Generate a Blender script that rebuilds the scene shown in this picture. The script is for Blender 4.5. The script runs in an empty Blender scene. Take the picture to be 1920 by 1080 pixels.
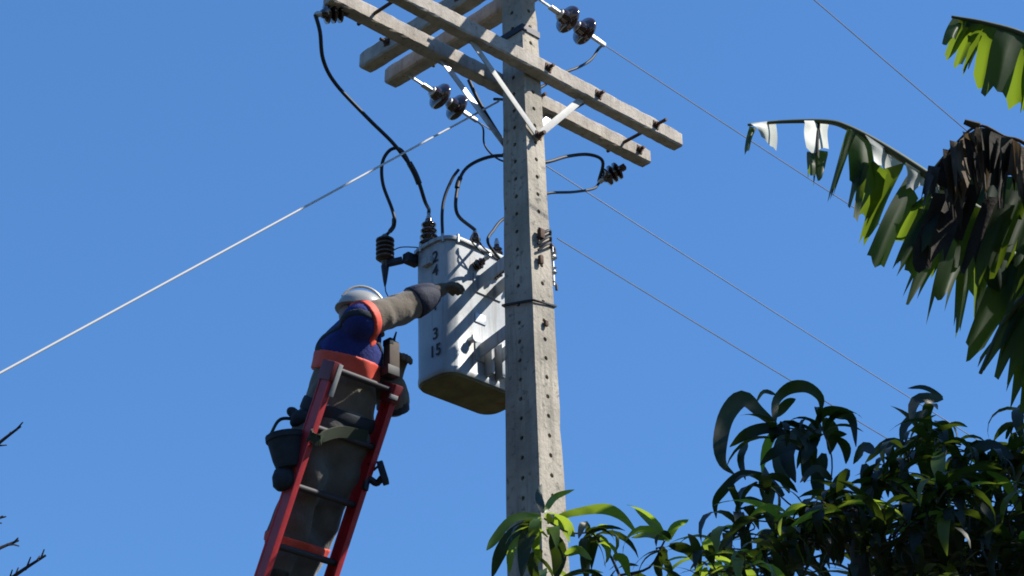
import bpy, bmesh, math, random
import numpy as np
from mathutils import Vector, Matrix, Quaternion
rnd = random.Random(7)
S = bpy.context.scene
COL = S.collection
R_ = math.radians

# ------------------------------------------------------------------ camera
CAM = Vector((0, -8.9, 1.6)); FPX = 4000.0
cd = bpy.data.cameras.new('camera'); cam = bpy.data.objects.new('camera', cd); COL.objects.link(cam)
cd.sensor_width = 36; cd.lens = 75; cd.clip_start = 0.1; cd.clip_end = 3000
CR = Matrix.Rotation(R_(90 + 28), 3, 'X') @ Matrix.Rotation(R_(-1.7), 3, 'Z')
cam.matrix_world = Matrix.Translation(CAM) @ CR.to_4x4()
S.camera = cam
# ------------------------------------------------------------------ sun and sky
SUN_EL, SUN_AZ = R_(45.5), R_(-4.5)            # azimuth measured from +x, counter-clockwise
sdir = Vector((math.cos(SUN_EL)*math.cos(SUN_AZ), math.cos(SUN_EL)*math.sin(SUN_AZ), math.sin(SUN_EL)))
W = bpy.data.worlds.new('World'); S.world = W; W.use_nodes = True
wn, wl = W.node_tree.nodes, W.node_tree.links
sky = wn.new('ShaderNodeTexSky'); sky.sky_type = 'NISHITA'; sky.sun_disc = False
sky.sun_elevation = SUN_EL; sky.sun_rotation = R_(90) - SUN_AZ
sky.altitude = 300; sky.air_density = 1.0; sky.dust_density = 0.15; sky.ozone_density = 5.0
bg = wn['Background']; bg.inputs['Strength'].default_value = 0.10
hs = wn.new('ShaderNodeHueSaturation'); hs.inputs['Saturation'].default_value = 1.19
wl.new(sky.outputs[0], hs.inputs['Color']); mx = wn.new('ShaderNodeMix'); mx.data_type = 'RGBA'; mx.inputs[0].default_value = 0.5; mx.inputs[7].default_value = (0.57, 1.40, 3.36, 1)
wl.new(hs.outputs[0], mx.inputs[6]); wl.new(mx.outputs[2], bg.inputs['Color'])            # a clear, even tropical blue over the computed sky
sl = bpy.data.lights.new('sun', 'SUN'); sl.energy = 4.2; sl.angle = R_(0.53); sl.color = (1.0, 0.95, 0.87)
so = bpy.data.objects.new('sun', sl); COL.objects.link(so)
so.rotation_euler = sdir.to_track_quat('Z', 'Y').to_euler(); so.location = (20, -20, 30)
S.view_settings.view_transform = 'Standard'; S.view_settings.look = 'None'
S.view_settings.exposure = 1.0; S.view_settings.gamma = 1; S.view_settings.use_curve_mapping = False
S.cycles.max_bounces = 8; S.cycles.pixel_filter_type = 'BLACKMAN_HARRIS'; S.cycles.filter_width = 1.8

# ------------------------------------------------------------------ geometry helpers
AZ = R_(45.0)
A = Vector((math.cos(AZ), math.sin(AZ), 0)); B = Vector((math.sin(AZ), -math.cos(AZ), 0)); Z = Vector((0, 0, 1))
O = Vector((0.078, 0, 0))                      # foot of the utility pole
def V(*p): return Vector(p)
def ray(px, py): return CR @ Vector(((px-960)/FPX, (540-py)/FPX, -1))
def at(px, py, Y):
    d = ray(px, py); return CAM + d*((Y-CAM.y)/d.y)
def on(px, py, p0, n):
    d = ray(px, py); return CAM + d*((Vector(p0)-CAM).dot(n)/d.dot(n))
def ab(a=0, b=0, z=0): return O + A*a + B*b + Z*z

class MB:
    def __init__(s): s.v, s.f, s.m = [], [], []
    def add(s, v, f, mi=0):
        n = len(s.v); s.v += [Vector(p) for p in v]
        s.f += [tuple(i+n for i in q) for q in f]; s.m += [mi]*len(f); return s
    def box(s, c, ax, half, bev=0.0, mi=0):
        c = Vector(c); ax = [Vector(x).normalized() for x in ax]
        if bev <= 0:
            v = [c + ax[0]*half[0]*i + ax[1]*half[1]*j + ax[2]*half[2]*k for i in (-1,1) for j in (-1,1) for k in (-1,1)]
            f = [(0,1,3,2),(4,6,7,5),(0,4,5,1),(2,3,7,6),(0,2,6,4),(1,5,7,3)]
        else:
            bm = bmesh.new(); bmesh.ops.create_cube(bm, size=2)
            for q in bm.verts: q.co = Vector((q.co.x*half[0], q.co.y*half[1], q.co.z*half[2]))
            bmesh.ops.bevel(bm, geom=list(bm.edges), offset=bev, segments=2, affect='EDGES', profile=0.6)
            bm.verts.index_update()
            v = [c + ax[0]*q.co.x + ax[1]*q.co.y + ax[2]*q.co.z for q in bm.verts]
            f = [tuple(q.index for q in fc.verts) for fc in bm.faces]; bm.free()
        return s.add(v, f, mi)
    def bar(s, p, q, w, h, up=(0,0,1), bev=0.0, mi=0):
        p, q = Vector(p), Vector(q); d = (q-p); L = d.length; d.normalize()
        x = d.cross(Vector(up)); x = x.normalized() if x.length > 1e-6 else Vector((1,0,0)); y = x.cross(d)
        return s.box((p+q)/2, (d, x, y), (L/2, w/2, h/2), bev, mi)
    def tube(s, pts, r, n=8, mi=0, cap=True):
        pts = [Vector(p) for p in pts]; m = len(pts)
        rr = r if isinstance(r, (list, tuple)) else [r]*m
        v, f = [], []; t0 = (pts[1]-pts[0]).normalized()
        u = t0.orthogonal().normalized()
        for i in range(m):
            t = (pts[min(i+1, m-1)]-pts[max(i-1, 0)]).normalized()
            u = (u - t*u.dot(t)).normalized(); w = t.cross(u)
            for k in range(n):
                an = 2*math.pi*k/n; v.append(pts[i] + (u*math.cos(an)+w*math.sin(an))*rr[i])
        for i in range(m-1):
            for k in range(n):
                f.append((i*n+k, i*n+(k+1) % n, (i+1)*n+(k+1) % n, (i+1)*n+k))
        if cap: f.append(tuple(range(n))[::-1]); f.append(tuple((m-1)*n+k for k in range(n)))
        return s.add(v, f, mi)
    def lathe(s, prof, p, d, n=20, mi=0):          # prof: (distance along d, radius)
        p, d = Vector(p), Vector(d).normalized()
        u = d.orthogonal().normalized(); w = d.cross(u); v, f = [], []
        for (h, r) in prof:
            for k in range(n):
                an = 2*math.pi*k/n; v.append(p + d*h + (u*math.cos(an)+w*math.sin(an))*max(r, 1e-4))
        m = len(prof)
        for i in range(m-1):
            for k in range(n): f.append((i*n+k, i*n+(k+1) % n, (i+1)*n+(k+1) % n, (i+1)*n+k))
        f.append(tuple(range(n))[::-1]); f.append(tuple((m-1)*n+k for k in range(n)))
        return s.add(v, f, mi)
    def build(s, name, mat, parent=None, smooth=True, angle=52):
        me = bpy.data.meshes.new(name); org = ORG.get(parent, Vector((0,0,0)))
        me.from_pydata([v-org for v in s.v], [], s.f)
        mats = mat if isinstance(mat, (list, tuple)) else [mat]
        for m in mats: me.materials.append(m)
        if len(mats) > 1: me.polygons.foreach_set('material_index', s.m)
        o = bpy.data.objects.new(name, me); COL.objects.link(o)
        if parent: o.parent = parent; ORG[o] = org
        bm = bmesh.new(); bm.from_mesh(me); bmesh.ops.recalc_face_normals(bm, faces=bm.faces); bm.to_mesh(me); bm.free()
        if smooth:
            me.polygons.foreach_set('use_smooth', [True]*len(me.polygons))
            me.set_sharp_from_angle(angle=R_(angle))
        return o
ORG = {}
def tag(o, label=None, cat=None, group=None, kind=None):
    for k, v in (('label', label), ('category', cat), ('group', group), ('kind', kind)):
        if v: o[k] = v
    return o
def thing(name, loc, label, cat, group=None):
    o = bpy.data.objects.new(name, None); o.location = loc; COL.objects.link(o); o.empty_display_size = 0.1
    ORG[o] = Vector(loc); return tag(o, label, cat, group)
def copy_tree(o, parent=None):
    c = o.copy(); COL.objects.link(c)
    if parent: c.parent = parent
    for ch in list(o.children): copy_tree(ch, c)
    return c
def spline(pts, n=8):                              # Catmull-Rom through 3-D points
    P = [Vector(p) for p in pts]; P = [P[0]*2-P[1]] + P + [P[-1]*2-P[-2]]; out = []
    for i in range(1, len(P)-2):
        for k in range(n):
            t = k/n; a, b, c, d = P[i-1], P[i], P[i+1], P[i+2]
            out.append(0.5*((2*b)+(c-a)*t+(2*a-5*b+4*c-d)*t*t+(3*b-a-3*c+d)*t**3))
    return out + [P[-2]]

# ------------------------------------------------------------------ materials
def mat(name, base, rough=0.6, metal=0.0, var=0.0, scale=8.0, col2=None, bump=0.0, bscale=60.0, spec=0.5,
        sheen=0.0, coat=0.0, spots=None, trans=None, tw=0.0, rand=0.0, streak=None):
    m = bpy.data.materials.new(name); m.use_nodes = True; nt = m.node_tree; N, L = nt.nodes, nt.links
    p = N['Principled BSDF']; p.inputs['Roughness'].default_value = rough; p.inputs['Metallic'].default_value = metal
    p.inputs['Specular IOR Level'].default_value = spec; p.inputs['Coat Weight'].default_value = coat
    p.inputs['Sheen Weight'].default_value = sheen
    tc = N.new('ShaderNodeTexCoord'); out = None
    def noise(sc, det=5.0, ro=0.6):
        n = N.new('ShaderNodeTexNoise'); n.inputs['Scale'].default_value = sc; n.inputs['Detail'].default_value = det
        n.inputs['Roughness'].default_value = ro; L.new(tc.outputs['Object'], n.inputs['Vector']); return n
    def ramp(src, a, b, ca=(0,0,0,1), cb=(1,1,1,1)):
        r = N.new('ShaderNodeValToRGB'); r.color_ramp.elements[0].position = a; r.color_ramp.elements[1].position = b
        r.color_ramp.elements[0].color = ca; r.color_ramp.elements[1].color = cb; L.new(src, r.inputs[0]); return r.outputs[0]
    def mix(fac, a, b, mode='MIX'):
        x = N.new('ShaderNodeMix'); x.data_type = 'RGBA'; x.blend_type = mode
        if hasattr(fac, 'links'): L.new(fac, x.inputs[0])
        else: x.inputs[0].default_value = fac
        for i, c in ((6, a), (7, b)):
            if hasattr(c, 'links'): L.new(c, x.inputs[i])
            else: x.inputs[i].default_value = (*c, 1)
        return x.outputs[2]
    if col2 is None: col2 = tuple(c*(1-var) for c in base)
    col = mix(ramp(noise(scale).outputs[0], 0.35, 0.68), base, col2)
    if spots:                                       # (colour, scale, threshold)
        col = mix(ramp(noise(spots[1], 6, 0.7).outputs[0], spots[2], spots[2]+0.1), col, spots[0])
    if streak:                                      # (colour, lo, hi): rain streaks running down
        mp = N.new('ShaderNodeMapping'); mp.inputs['Scale'].default_value = (22, 22, 1.1); L.new(tc.outputs['Object'], mp.inputs[0])
        sn = N.new('ShaderNodeTexNoise'); sn.inputs['Scale'].default_value = 1.0; sn.inputs['Detail'].default_value = 6; sn.inputs['Roughness'].default_value = .7
        L.new(mp.outputs[0], sn.inputs['Vector']); col = mix(ramp(sn.outputs[0], streak[1], streak[2]), col, streak[0])
    if rand:
        oi = N.new('ShaderNodeObjectInfo'); ge = N.new('ShaderNodeNewGeometry')
        ad = N.new('ShaderNodeMath'); ad.operation = 'ADD'; L.new(oi.outputs['Random'], ad.inputs[0]); L.new(ge.outputs['Random Per Island'], ad.inputs[1])
        fr = N.new('ShaderNodeMath'); fr.operation = 'FRACT'; L.new(ad.outputs[0], fr.inputs[0])
        mr = N.new('ShaderNodeMapRange'); mr.inputs[3].default_value = 1-rand; mr.inputs[4].default_value = 1+rand; L.new(fr.outputs[0], mr.inputs[0])
        hs = N.new('ShaderNodeHueSaturation'); L.new(mr.outputs[0], hs.inputs['Value']); L.new(col, hs.inputs['Color']); col = hs.outputs[0]
    L.new(col, p.inputs['Base Color'])
    if bump:
        bn = N.new('ShaderNodeBump'); bn.inputs['Strength'].default_value = bump; bn.inputs['Distance'].default_value = 0.01
        L.new(noise(bscale, 6, 0.65).outputs[0], bn.inputs['Height']); L.new(bn.outputs[0], p.inputs['Normal'])
    if trans:
        t = N.new('ShaderNodeBsdfTranslucent'); t.inputs[0].default_value = (*trans, 1)
        ms = N.new('ShaderNodeMixShader'); ms.inputs[0].default_value = tw
        L.new(p.outputs[0], ms.inputs[1]); L.new(t.outputs[0], ms.inputs[2]); L.new(ms.outputs[0], N['Material Output'].inputs[0])
    return m
CONC = mat('pole concrete', (0.43,0.385,0.31), 0.9, var=0.4, scale=4, bump=0.6, bscale=45, spots=((0.13,0.12,0.10), 26, 0.56), streak=((0.21,0.19,0.155), .50, .68))
ARMC = mat('crossarm concrete', (0.42,0.375,0.32), 0.9, var=0.35, scale=9, bump=0.4, bscale=60, spots=((0.16,0.13,0.105), 34, 0.57), streak=((0.25,0.22,0.18), .5, .7))
GALV = mat('galvanised steel', (0.55,0.56,0.56), 0.45, 0.75, var=0.35, scale=30, bump=0.1)
STRAP = mat('pale painted strap', (0.38,0.38,0.36), 0.65, 0.1, var=0.2, scale=30)
RUST = mat('rusty steel', (0.10,0.055,0.035), 0.8, 0.3, var=0.5, scale=40, bump=0.3)
DARKM = mat('dark steel', (0.035,0.035,0.04), 0.5, 0.6, var=0.4, scale=30)
PORC = mat('brown glazed porcelain', (0.035,0.016,0.012), 0.12, var=0.2, spec=0.6, coat=0.5)
BLACK = mat('black cable jacket', (0.012,0.012,0.014), 0.62, var=0.2, scale=20)
PALEW = mat('pale galvanised strand', (0.42,0.42,0.41), 0.65)
ALU = mat('aluminium wire', (0.72,0.73,0.74), 0.5, 0.3, var=0.2, scale=10)
TANK = mat('grey tank paint', (0.36,0.385,0.40), 0.45, var=0.25, scale=6, bump=0.08, spots=((0.16,0.11,0.075), 13, 0.66), spec=0.4, streak=((0.17,0.155,0.135), .52, .70))
TANKB = mat('rusty tank underside', (0.17,0.15,0.07), 0.8, var=0.5, scale=10, spots=((0.14,0.07,0.03), 14, 0.55), bump=0.2)
INK = mat('black stencil paint', (0.02,0.02,0.022), 0.7)
RED = mat('red fibreglass', (0.42,0.022,0.03), 0.5, var=0.3, scale=12, bump=0.05)
RUNG = mat('ladder rung', (0.03,0.025,0.03), 0.65, 0.0, var=0.3)
CAPM = mat('dark red plastic', (0.16,0.014,0.02), .5, var=.3)
WIRE = mat('weathered wire', (0.19,0.19,0.20), 0.7, 0.2, var=0.3, scale=10)
# ------------------------------------------------------------------ ground
g = MB(); n = 60
for i in range(n+1):
    for j in range(n+1):
        x, y = (i/n-.5)*2, (j/n-.5)*2; x, y = x*abs(x)*900, y*abs(y)*900
        g.v.append(Vector((x, y, 0.12*math.sin(x*.11)*math.cos(y*.13)-0.1 if abs(x)+abs(y) > 12 else 0)))
for i in range(n):
    for j in range(n): g.f.append((i*(n+1)+j, (i+1)*(n+1)+j, (i+1)*(n+1)+j+1, i*(n+1)+j+1)); g.m.append(0)
tag(g.build('ground', mat('grassy earth', (0.02,0.03,0.012), 0.95, scale=0.6, col2=(0.045,0.035,0.025), bump=0.6, bscale=9)), kind='structure')

# ------------------------------------------------------------------ utility pole
pole = thing('utility_pole', O, 'tapered concrete utility pole with rows of holes and four crossarms', 'utility pole')
def wb(z): return .174-.028*(z-6.74)
def wa(z): return .131-.020*(z-6.74)
PTOP = 8.62
def pole_mesh():
    m = MB(); zs = []; z = 0.0
    sp = 0.098
    nseg = int((PTOP-3.3)/sp); z0 = PTOP-nseg*sp
    rings = [0.0, 1.2, z0] + [z0+(k+1)*sp for k in range(nseg)]
    cj = {}; rj = random.Random(12)
    def corner(z, sa, sb):
        key = (round(z, 4), sa, sb)
        if key not in cj: cj[key] = (abs(rj.gauss(0, .0009))+(.004 if rj.random() < .06 else 0), rj.gauss(0, .0003), rj.gauss(0, .0003))
        c = cj[key]; return ab(sa*(wa(z)/2-c[0])+c[1], sb*(wb(z)/2-c[0])+c[2], z)
    faces = (((-1,-1),(-1,1),A), ((-1,1),(1,1),-B), ((1,1),(1,-1),-A), ((1,-1),(-1,-1),B))
    for (c0, c1, inn) in faces:
        for i in range(len(rings)-1):
            za, zb = rings[i], rings[i+1]
            q = [corner(za,*c0), corner(za,*c1), corner(zb,*c1), corner(zb,*c0)]
            if i < 2: m.add(q, [(0,1,2,3)]); continue
            c = sum(q, Vector())/4; hx = (q[1]-q[0]).normalized(); hr = 0.0115
            ring = [c+hx*hr*math.cos(t)+Z*hr*math.sin(t) for t in (R_(-135+45*k) for k in range(8))]
            deep = [p+inn*0.04 for p in ring]
            vv = q+ring+deep                          # 0-3 quad, 4-11 ring, 12-19 deep
            ff = [(0,1,6,5,4),(1,2,8,7,6),(2,3,10,9,8),(3,0,4,11,10)]
            ff += [(4+k,4+(k+1)%8,12+(k+1)%8,12+k) for k in range(8)]+[tuple(range(12,20))]
            m.add(vv, ff)
    t = [corner(PTOP,*c) for c in ((-1,-1),(-1,1),(1,1),(1,-1))]; m.add(t, [(0,1,2,3)])
    return m
shaft = pole_mesh().build('shaft', CONC, pole, smooth=False)
bm = bmesh.new(); bm.from_mesh(shaft.data); bmesh.ops.remove_doubles(bm, verts=bm.verts, dist=1e-4); bmesh.ops.recalc_face_normals(bm, faces=bm.faces); bm.to_mesh(shaft.data); bm.free()

def bolt(parent, p, d, L=0.05, r=0.009, m=None, name='bolt'):
    mb = MB(); d = Vector(d).normalized(); p = Vector(p)
    mb.lathe([(0,.030),(0.004,.030)], p, d, 4); mb.lathe([(0.004,.017),(0.017,.017)], p, d, 6); mb.lathe([(0.017,r),(L,r)], p, d, 8)
    return mb.build(name, m or RUST, parent, angle=30)
def crossarm(c, d, t0, t1, w, h, lab=None):
    m = MB(); rr = random.Random(int(c.z*1000)); d = Vector(d); x = d.cross(Z).normalized(); N = 64
    prof = [(-1,-.8),(-.8,-1),(.8,-1),(1,-.8),(1,.8),(.8,1),(-.8,1),(-1,.8)]; v, f = [], []
    for i in range(N+1):
        t = t0+(t1-t0)*i/N
        for (u, k) in prof:
            j = Vector((rr.uniform(-1,1), rr.uniform(-1,1), rr.uniform(-1,1)))*0.0019
            e = 0.93 if i in (0, N) else 1.0
            v.append(c + d*t + x*(u*w/2*e) + Z*(k*h/2*e) + j)
    for i in range(N):
        for k in range(8): f.append((i*8+k, i*8+(k+1)%8, (i+1)*8+(k+1)%8, (i+1)*8+k))
    f += [tuple(range(8)), tuple(N*8+k for k in range(8))]
    m.add(v, f); return m.build('crossarm', ARMC, pole, smooth=False)
ZA = 7.475+.045; ZB = 8.05+.05
GA = .079+.035; H = .088
bar1 = crossarm(ab(0, wb(ZA)/2+.037, ZA), A, -1.16, 1.04, .07, H)
bar2 = crossarm(ab(0, -wb(ZA)/2-.037, ZA), A, -1.16, 1.04, .07, H)
bar3 = crossarm(ab(-wa(ZB)/2-.047, 0, ZB), B, -1.08, 1.2, .09, .10)
bar4 = crossarm(ab(wa(ZB)/2+.047, 0, ZB), B, -1.10, 1.2, .09, .10)
YF1 = wb(ZA)/2+.072                                  # outer faces of the A pair
for t in (-.9, .04, .40, .83):
    bolt(bar1, ab(t, YF1, ZA), B, .075 if t > .8 else .04)
    if abs(t) > .3: bolt(bar2, ab(t, -YF1, ZA), -B, .05)
for t in (.40, .83, -.9):                            # spacer bolts between the pair
    MB().tube([ab(t, -wb(ZA)/2-.002, ZA), ab(t, wb(ZA)/2+.002, ZA)], .009, 8).build('spacer_bolt', RUST, bar1)
bolt(bar2, ab(.95, -wb(ZA)/2-.002, ZA+.005), B, .035); bolt(bar2, ab(.20, -wb(ZA)/2-.002, ZA+.005), B, .05)
for t in (-.85, .8, -.3, .35):
    bolt(bar3, ab(-wa(ZB)/2-.092, t, ZB), -A, .05); bolt(bar4, ab(wa(ZB)/2+.092, t, ZB), A, .05)
# flat braces under the lower crossarms
def brace(p0, q0, q1):
    m = MB(); m.bar(p0, q0, .034, .006, up=B, bev=.001); m.bar(p0, q1, .034, .006, up=B, bev=.001)
    return m
zbr = 7.13
for sgn, mm in ((1, STRAP), (-1, GALV)):
    o_ = sgn*(wb(zbr)/2+.006)
    k0 = ab(0, o_, zbr)
    for t in (-.44, .32):
        m = MB(); top = ab(t, sgn*(wb(ZA)/2+.03), ZA-.042); e = (top-k0).normalized()
        m.bar(k0+B*sgn*(.004 if t > 0 else .011)-e*.02, top+e*.005, .036, .006, up=B, bev=.0015); m.build('brace', mm, pole)
    bolt(pole, k0+B*sgn*.014, B*sgn, .045, .011)
# bands and rack
def band(z, hgt, mm, name='band', off=.004, th=.006):
    m = MB(); pa, pb = wa(z)/2+off, wb(z)/2+off
    for c, ax, hh in ((ab(pa,0,z),(A,B,Z),(th/2,pb+th/2,hgt/2)), (ab(-pa,0,z),(A,B,Z),(th/2,pb+th/2,hgt/2)),
                      (ab(0,pb,z),(B,A,Z),(th/2,pa-th/2,hgt/2)), (ab(0,-pb,z),(B,A,Z),(th/2,pa-th/2,hgt/2))): m.box(c, ax, hh)
    return m.build(name, mm, pole, smooth=False)
band(7.76, .035, DARKM)
m = MB(); z = 6.22                                    # tie wire wound once round the shaft, slightly tilted
c4 = [(-1,-1,.03),(-1,1,-.02),(1,1,0),(1,-1,.01),(-1,-1,.03)]
m.tube([ab(sa*(wa(z)/2+.006), sb*(wb(z)/2+.006), z+dz) for sa, sb, dz in c4], .0065, 6); m.build('tie_wire', DARKM, pole)

# ------------------------------------------------------------------ transformer
LT, WT = .51, .27
TC = ab(.06, -.48, 0)
zb = on(848, 693, TC+B*WT/2, B).z; zt = on(848, 447, TC+B*WT/2, B).z
tr = thing('transformer', TC+Z*zb, 'grey pole-mounted transformer tank with stencilled numbers beside the concrete pole', 'transformer')
def rr_ring(z, gx=0.0, r=.085, n=7):
    hx, hy = LT/2+gx, WT/2+gx; r = r+gx; out = []
    for cx, cy, a0 in ((1,1,0),(-1,1,90),(-1,-1,180),(1,-1,270)):
        for k in range(n):
            t = R_(a0+90*k/(n-1)); out.append(TC + A*(cx*(hx-r)+r*math.cos(t)) + B*(cy*(hy-r)+r*math.sin(t)) + Z*z)
    return out
def loft(rings, cap=(True, True)):
    m = MB(); n = len(rings[0]); v = [p for r in rings for p in r]; f = []
    for i in range(len(rings)-1):
        for k in range(n): f.append((i*n+k, i*n+(k+1)%n, (i+1)*n+(k+1)%n, (i+1)*n+k))
    if cap[0]: f.append(tuple(range(n))[::-1])
    if cap[1]: f.append(tuple((len(rings)-1)*n+k for k in range(n)))
    return m.add(v, f)
loft([rr_ring(zb), rr_ring(zb+.004, .003), rr_ring(zb+.03, .003), rr_ring(zb+.036), rr_ring((zb+zt)/2), rr_ring(zt)]).build('tank', TANK, tr)
loft([rr_ring(zb-.012, -.010), rr_ring(zb-.001, -.004)]).build('bottom_plate', TANKB, tr)
lid = loft([rr_ring(zt+.001, .014), rr_ring(zt+.016, .016), rr_ring(zt+.020, .014), rr_ring(zt+.045, -.07)]).build('lid', TANK, tr)
for k in range(10):
    p = rr_ring(zt+.0, .012)[k*3-1 if k*3 < 28 else 0]
    MB().lathe([(-.012,.007),(.03,.007)], p, Z, 6).build('lid_bolt', GALV, lid)
def bushing(p, d, L, r, sheds, name='bushing', par=None):
    prof = [(0, r*.9), (.012, r*.9)]
    for k in range(sheds):
        h = .015 + (L-.03)*k/sheds; s = (L-.03)/sheds; R2 = r*(1-.25*k/max(1, sheds-1))
        prof += [(h, R2*.6), (h+s*.35, R2), (h+s*.55, R2), (h+s*.98, R2*.55)]
    o = MB().lathe(prof+[(L-.012, r*.4), (L, r*.35)], p, d, 20).build(name, PORC, par or tr, angle=60)
    MB().lathe([(L,.012),(L+.012,.014),(L+.022,.010),(L+.035,.008)], p, d, 10).build('terminal', GALV, o); return o
bh = []
for t, dy in ((-.20, -.06), (.02, .04), (.17, .04)):
    p = TC + A*t + B*dy + Z*(zt+.03); bushing(p, Z, .17 if t < -.05 else .12, .050 if t < -.05 else .038, 4); bh.append(p)
for k in range(3):                                    # low-voltage bushings on the face next to the pole
    p = TC + A*(-.07+.13*k) + B*(WT/2+.001) + Z*(zt-.10); bushing(p, B+Z*.25, .07, .028, 2, 'low_voltage_bushing')
# mounting brackets to the pole
for dz in (.15, .52):
    m = MB(); c = TC+B*(WT/2)+Z*(zb+dz)
    for s in (-1, 1): m.bar(c+A*.06*s, ab(.055*s, -wb(6.4)/2, zb+dz), .008, .07, bev=.002)
    m.box(c+B*.003, (A,B,Z), (.09,.004,.05)); m.build('mounting_bracket', TANK, tr, smooth=False)
# radiator ribs low on the pole-side face
for k in range(4):
    MB().box(TC+A*(-.02+.07*k)+B*(WT/2+.028)+Z*(zb+.12), (A,B,Z), (.010,.027,.09), .006).build('cooling_fin', TANK, tr)
# lifting lugs, name plate, drain
for s in (-1, 1): MB().box(TC+A*(s*(LT/2+.012))+Z*(zt-.09), (A,B,Z), (.013,.03,.02), .004).build('lifting_lug', TANK, tr)
MB().box(TC+A*(-.05)+B*(WT/2+.003)+Z*(zb+.33), (A,B,Z), (.035,.0025,.025), .001).build('name_plate', GALV, tr)
MB().lathe([(0,.016),(.03,.016),(.031,.022),(.045,.022)], TC+A*(-.12)+B*(WT/2)+Z*(zb+.19), B, 10).build('drain_valve', GALV, tr)
# stencilled column of numbers on the end face
def text_mesh(s, size, p, xdir, ydir, name, mt, parent):
    cu = bpy.data.curves.new(name, 'FONT'); cu.body = s; cu.size = size; cu.align_x = 'CENTER'; cu.align_y = 'CENTER'; cu.extrude = .0006; cu.offset = size*.012
    ob = bpy.data.objects.new(name, cu); COL.objects.link(ob)
    dg = bpy.context.evaluated_depsgraph_get(); me = bpy.data.meshes.new_from_object(ob.evaluated_get(dg)); bpy.data.objects.remove(ob)
    z = xdir.cross(ydir)
    me.transform(Matrix.Translation(p-ORG[parent]) @ Matrix((xdir, ydir, z)).transposed().to_4x4())
    me.materials.clear(); me.materials.append(mt); o = bpy.data.objects.new(name, me); COL.objects.link(o); o.parent = parent; return o
for s, py in (('2', 482), ('4', 508), ('1', 572), ('3', 626), ('15', 658)):
    p = on(816, py, TC-A*(LT/2+.003), A); text_mesh(s, .085, p, -B*-1, Z, 'stencil_number', INK, tr)
# lightning arrester on an arm at the end of the tank
pa = on(722, 470, TC-A*(LT/2+.10)+B*.05, A+B*-.0)
arr = MB().lathe([(-.095,.014),(-.06,.020),(-.055,.034)]+[q for k in range(5) for q in ((-.05+.024*k,.032),(-.044+.024*k,.046),(-.036+.024*k,.046),(-.030+.024*k,.032))]+[(.075,.025),(.09,.012)], pa, Z, 18).build('surge_arrester', mat('brown polymer', (0.06,0.035,0.02), .45, var=.3), tr, angle=60)
MB().lathe([(-.20,.004),(-.17,.010),(-.095,.020),(-.085,.020)], pa, Z, 12).build('earth_lead_tip', DARKM, arr)
m = MB(); q = on(782, 484, TC-A*LT/2, A); pm = pa*.45+q*.55+Z*-.03; m.bar(pa+Z*-.075, pm, .03, .03, bev=.004); m.box((q+pm)/2+A*.01, (A,B,Z), (.04,.022,.026), .006); m.build('arrester_bracket', DARKM, tr)
MB().tube(spline([pa+Z*.0+A*.03, (pa+q)/2+Z*.04, q+Z*.07+A*.03], 5), .003, 5).build('earth_wire', DARKM, tr)
MB().tube(spline([pa-Z*.19, pa-Z*.235+A*.01, pa-Z*.255+A*.06, at(775, 540, TC.y-.25)], 6), .003, 5).build('ground_lead', DARKM, tr)

# ------------------------------------------------------------------ insulators
def disc_string(p, d, label):
    d = d.normalized(); t = thing('insulator_string', p, label, 'insulator', 'strain insulators on the upper crossarms')
    MB().tube([p-d*.06, p+d*.05], .008, 6).build('eye_bolt', GALV, t)
    m = MB(); m.bar(p+d*.04, p+d*.12, .03, .012, bev=.003); m.build('clevis', GALV, t)
    for k in range(2):
        h = .11+.125*k
        MB().lathe([(h,.020),(h+.012,.036),(h+.04,.040),(h+.05,.075),(h+.062,.080),(h+.072,.074),(h+.075,.055),(h+.085,.050),(h+.088,.030),(h+.10,.022),(h+.104,.012)], p, d, 24).build('disc', PORC, t, angle=60)
        MB().lathe([(h-.002,.014),(h+.004,.028),(h+.03,.026),(h+.034,.012)], p-d*.006, d, 12).build('cap', GALV, t)
    m = MB(); m.bar(p+d*.335, p+d*.45, .018, .022, bev=.004); m.build('wire_clamp', GALV, t)
    return t, p+d*.44
LINE = []
dA = (A*.97 - Z*.12)
for px, py, lab in ((782, 152, 'brown strain insulator string hanging left of the pole under the crossed arms'),
                    (1021, 6, 'brown strain insulator string right of the pole top near the picture edge')):
    p = on(px, py, ab(wa(ZB)/2+.10, 0, 0), A)
    tgt = on(875, 214, p+A*.0, B) if px < 900 else on(1124, 78, p, B)
    t, e = disc_string(p, (tgt-p), lab); LINE.append(e)
p3 = ab(wa(ZB)/2+.10, 1.05, ZB); t, e = disc_string(p3, dA, 'brown strain insulator string at the near tip of the upper crossarm'); LINE.append(e)
def cutout(p, d, label):                              # post insulator hung from an arm end
    t = thing('post_insulator', p, label, 'insulator', 'small insulators under the lower crossarm ends'); d = d.normalized()
    m = MB(); m.bar(p, p+d*.05, .03, .03, bev=.004); m.build('bracket', RUST, t)
    pr = [(.03,.02)]+[q for k in range(3) for q in ((.035+.032*k,.024),(.046+.032*k,.050),(.055+.032*k,.050),(.064+.032*k,.024))]+[(.14,.02)]
    MB().lathe(pr, p, d, 18).build('porcelain_body', PORC, t, angle=60); MB().lathe([(.13,.012),(.16,.016),(.175,.008)], p, d, 10).build('terminal', GALV, t)
    return p+d*.17
pc = on(655, 22, ab(0,-YF1+.03,0), B); CUT1 = cutout(pc, at(606, 26, pc.y-.04)-pc, 'brown insulator with a black lead under the left end of the crossarm')
pc = on(1172, 312, ab(0,-YF1-.0,0), B); CUT2 = cutout(pc, at(1128, 338, pc.y+.0)-pc, 'brown insulator with two leads below the right crossarm end')

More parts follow.
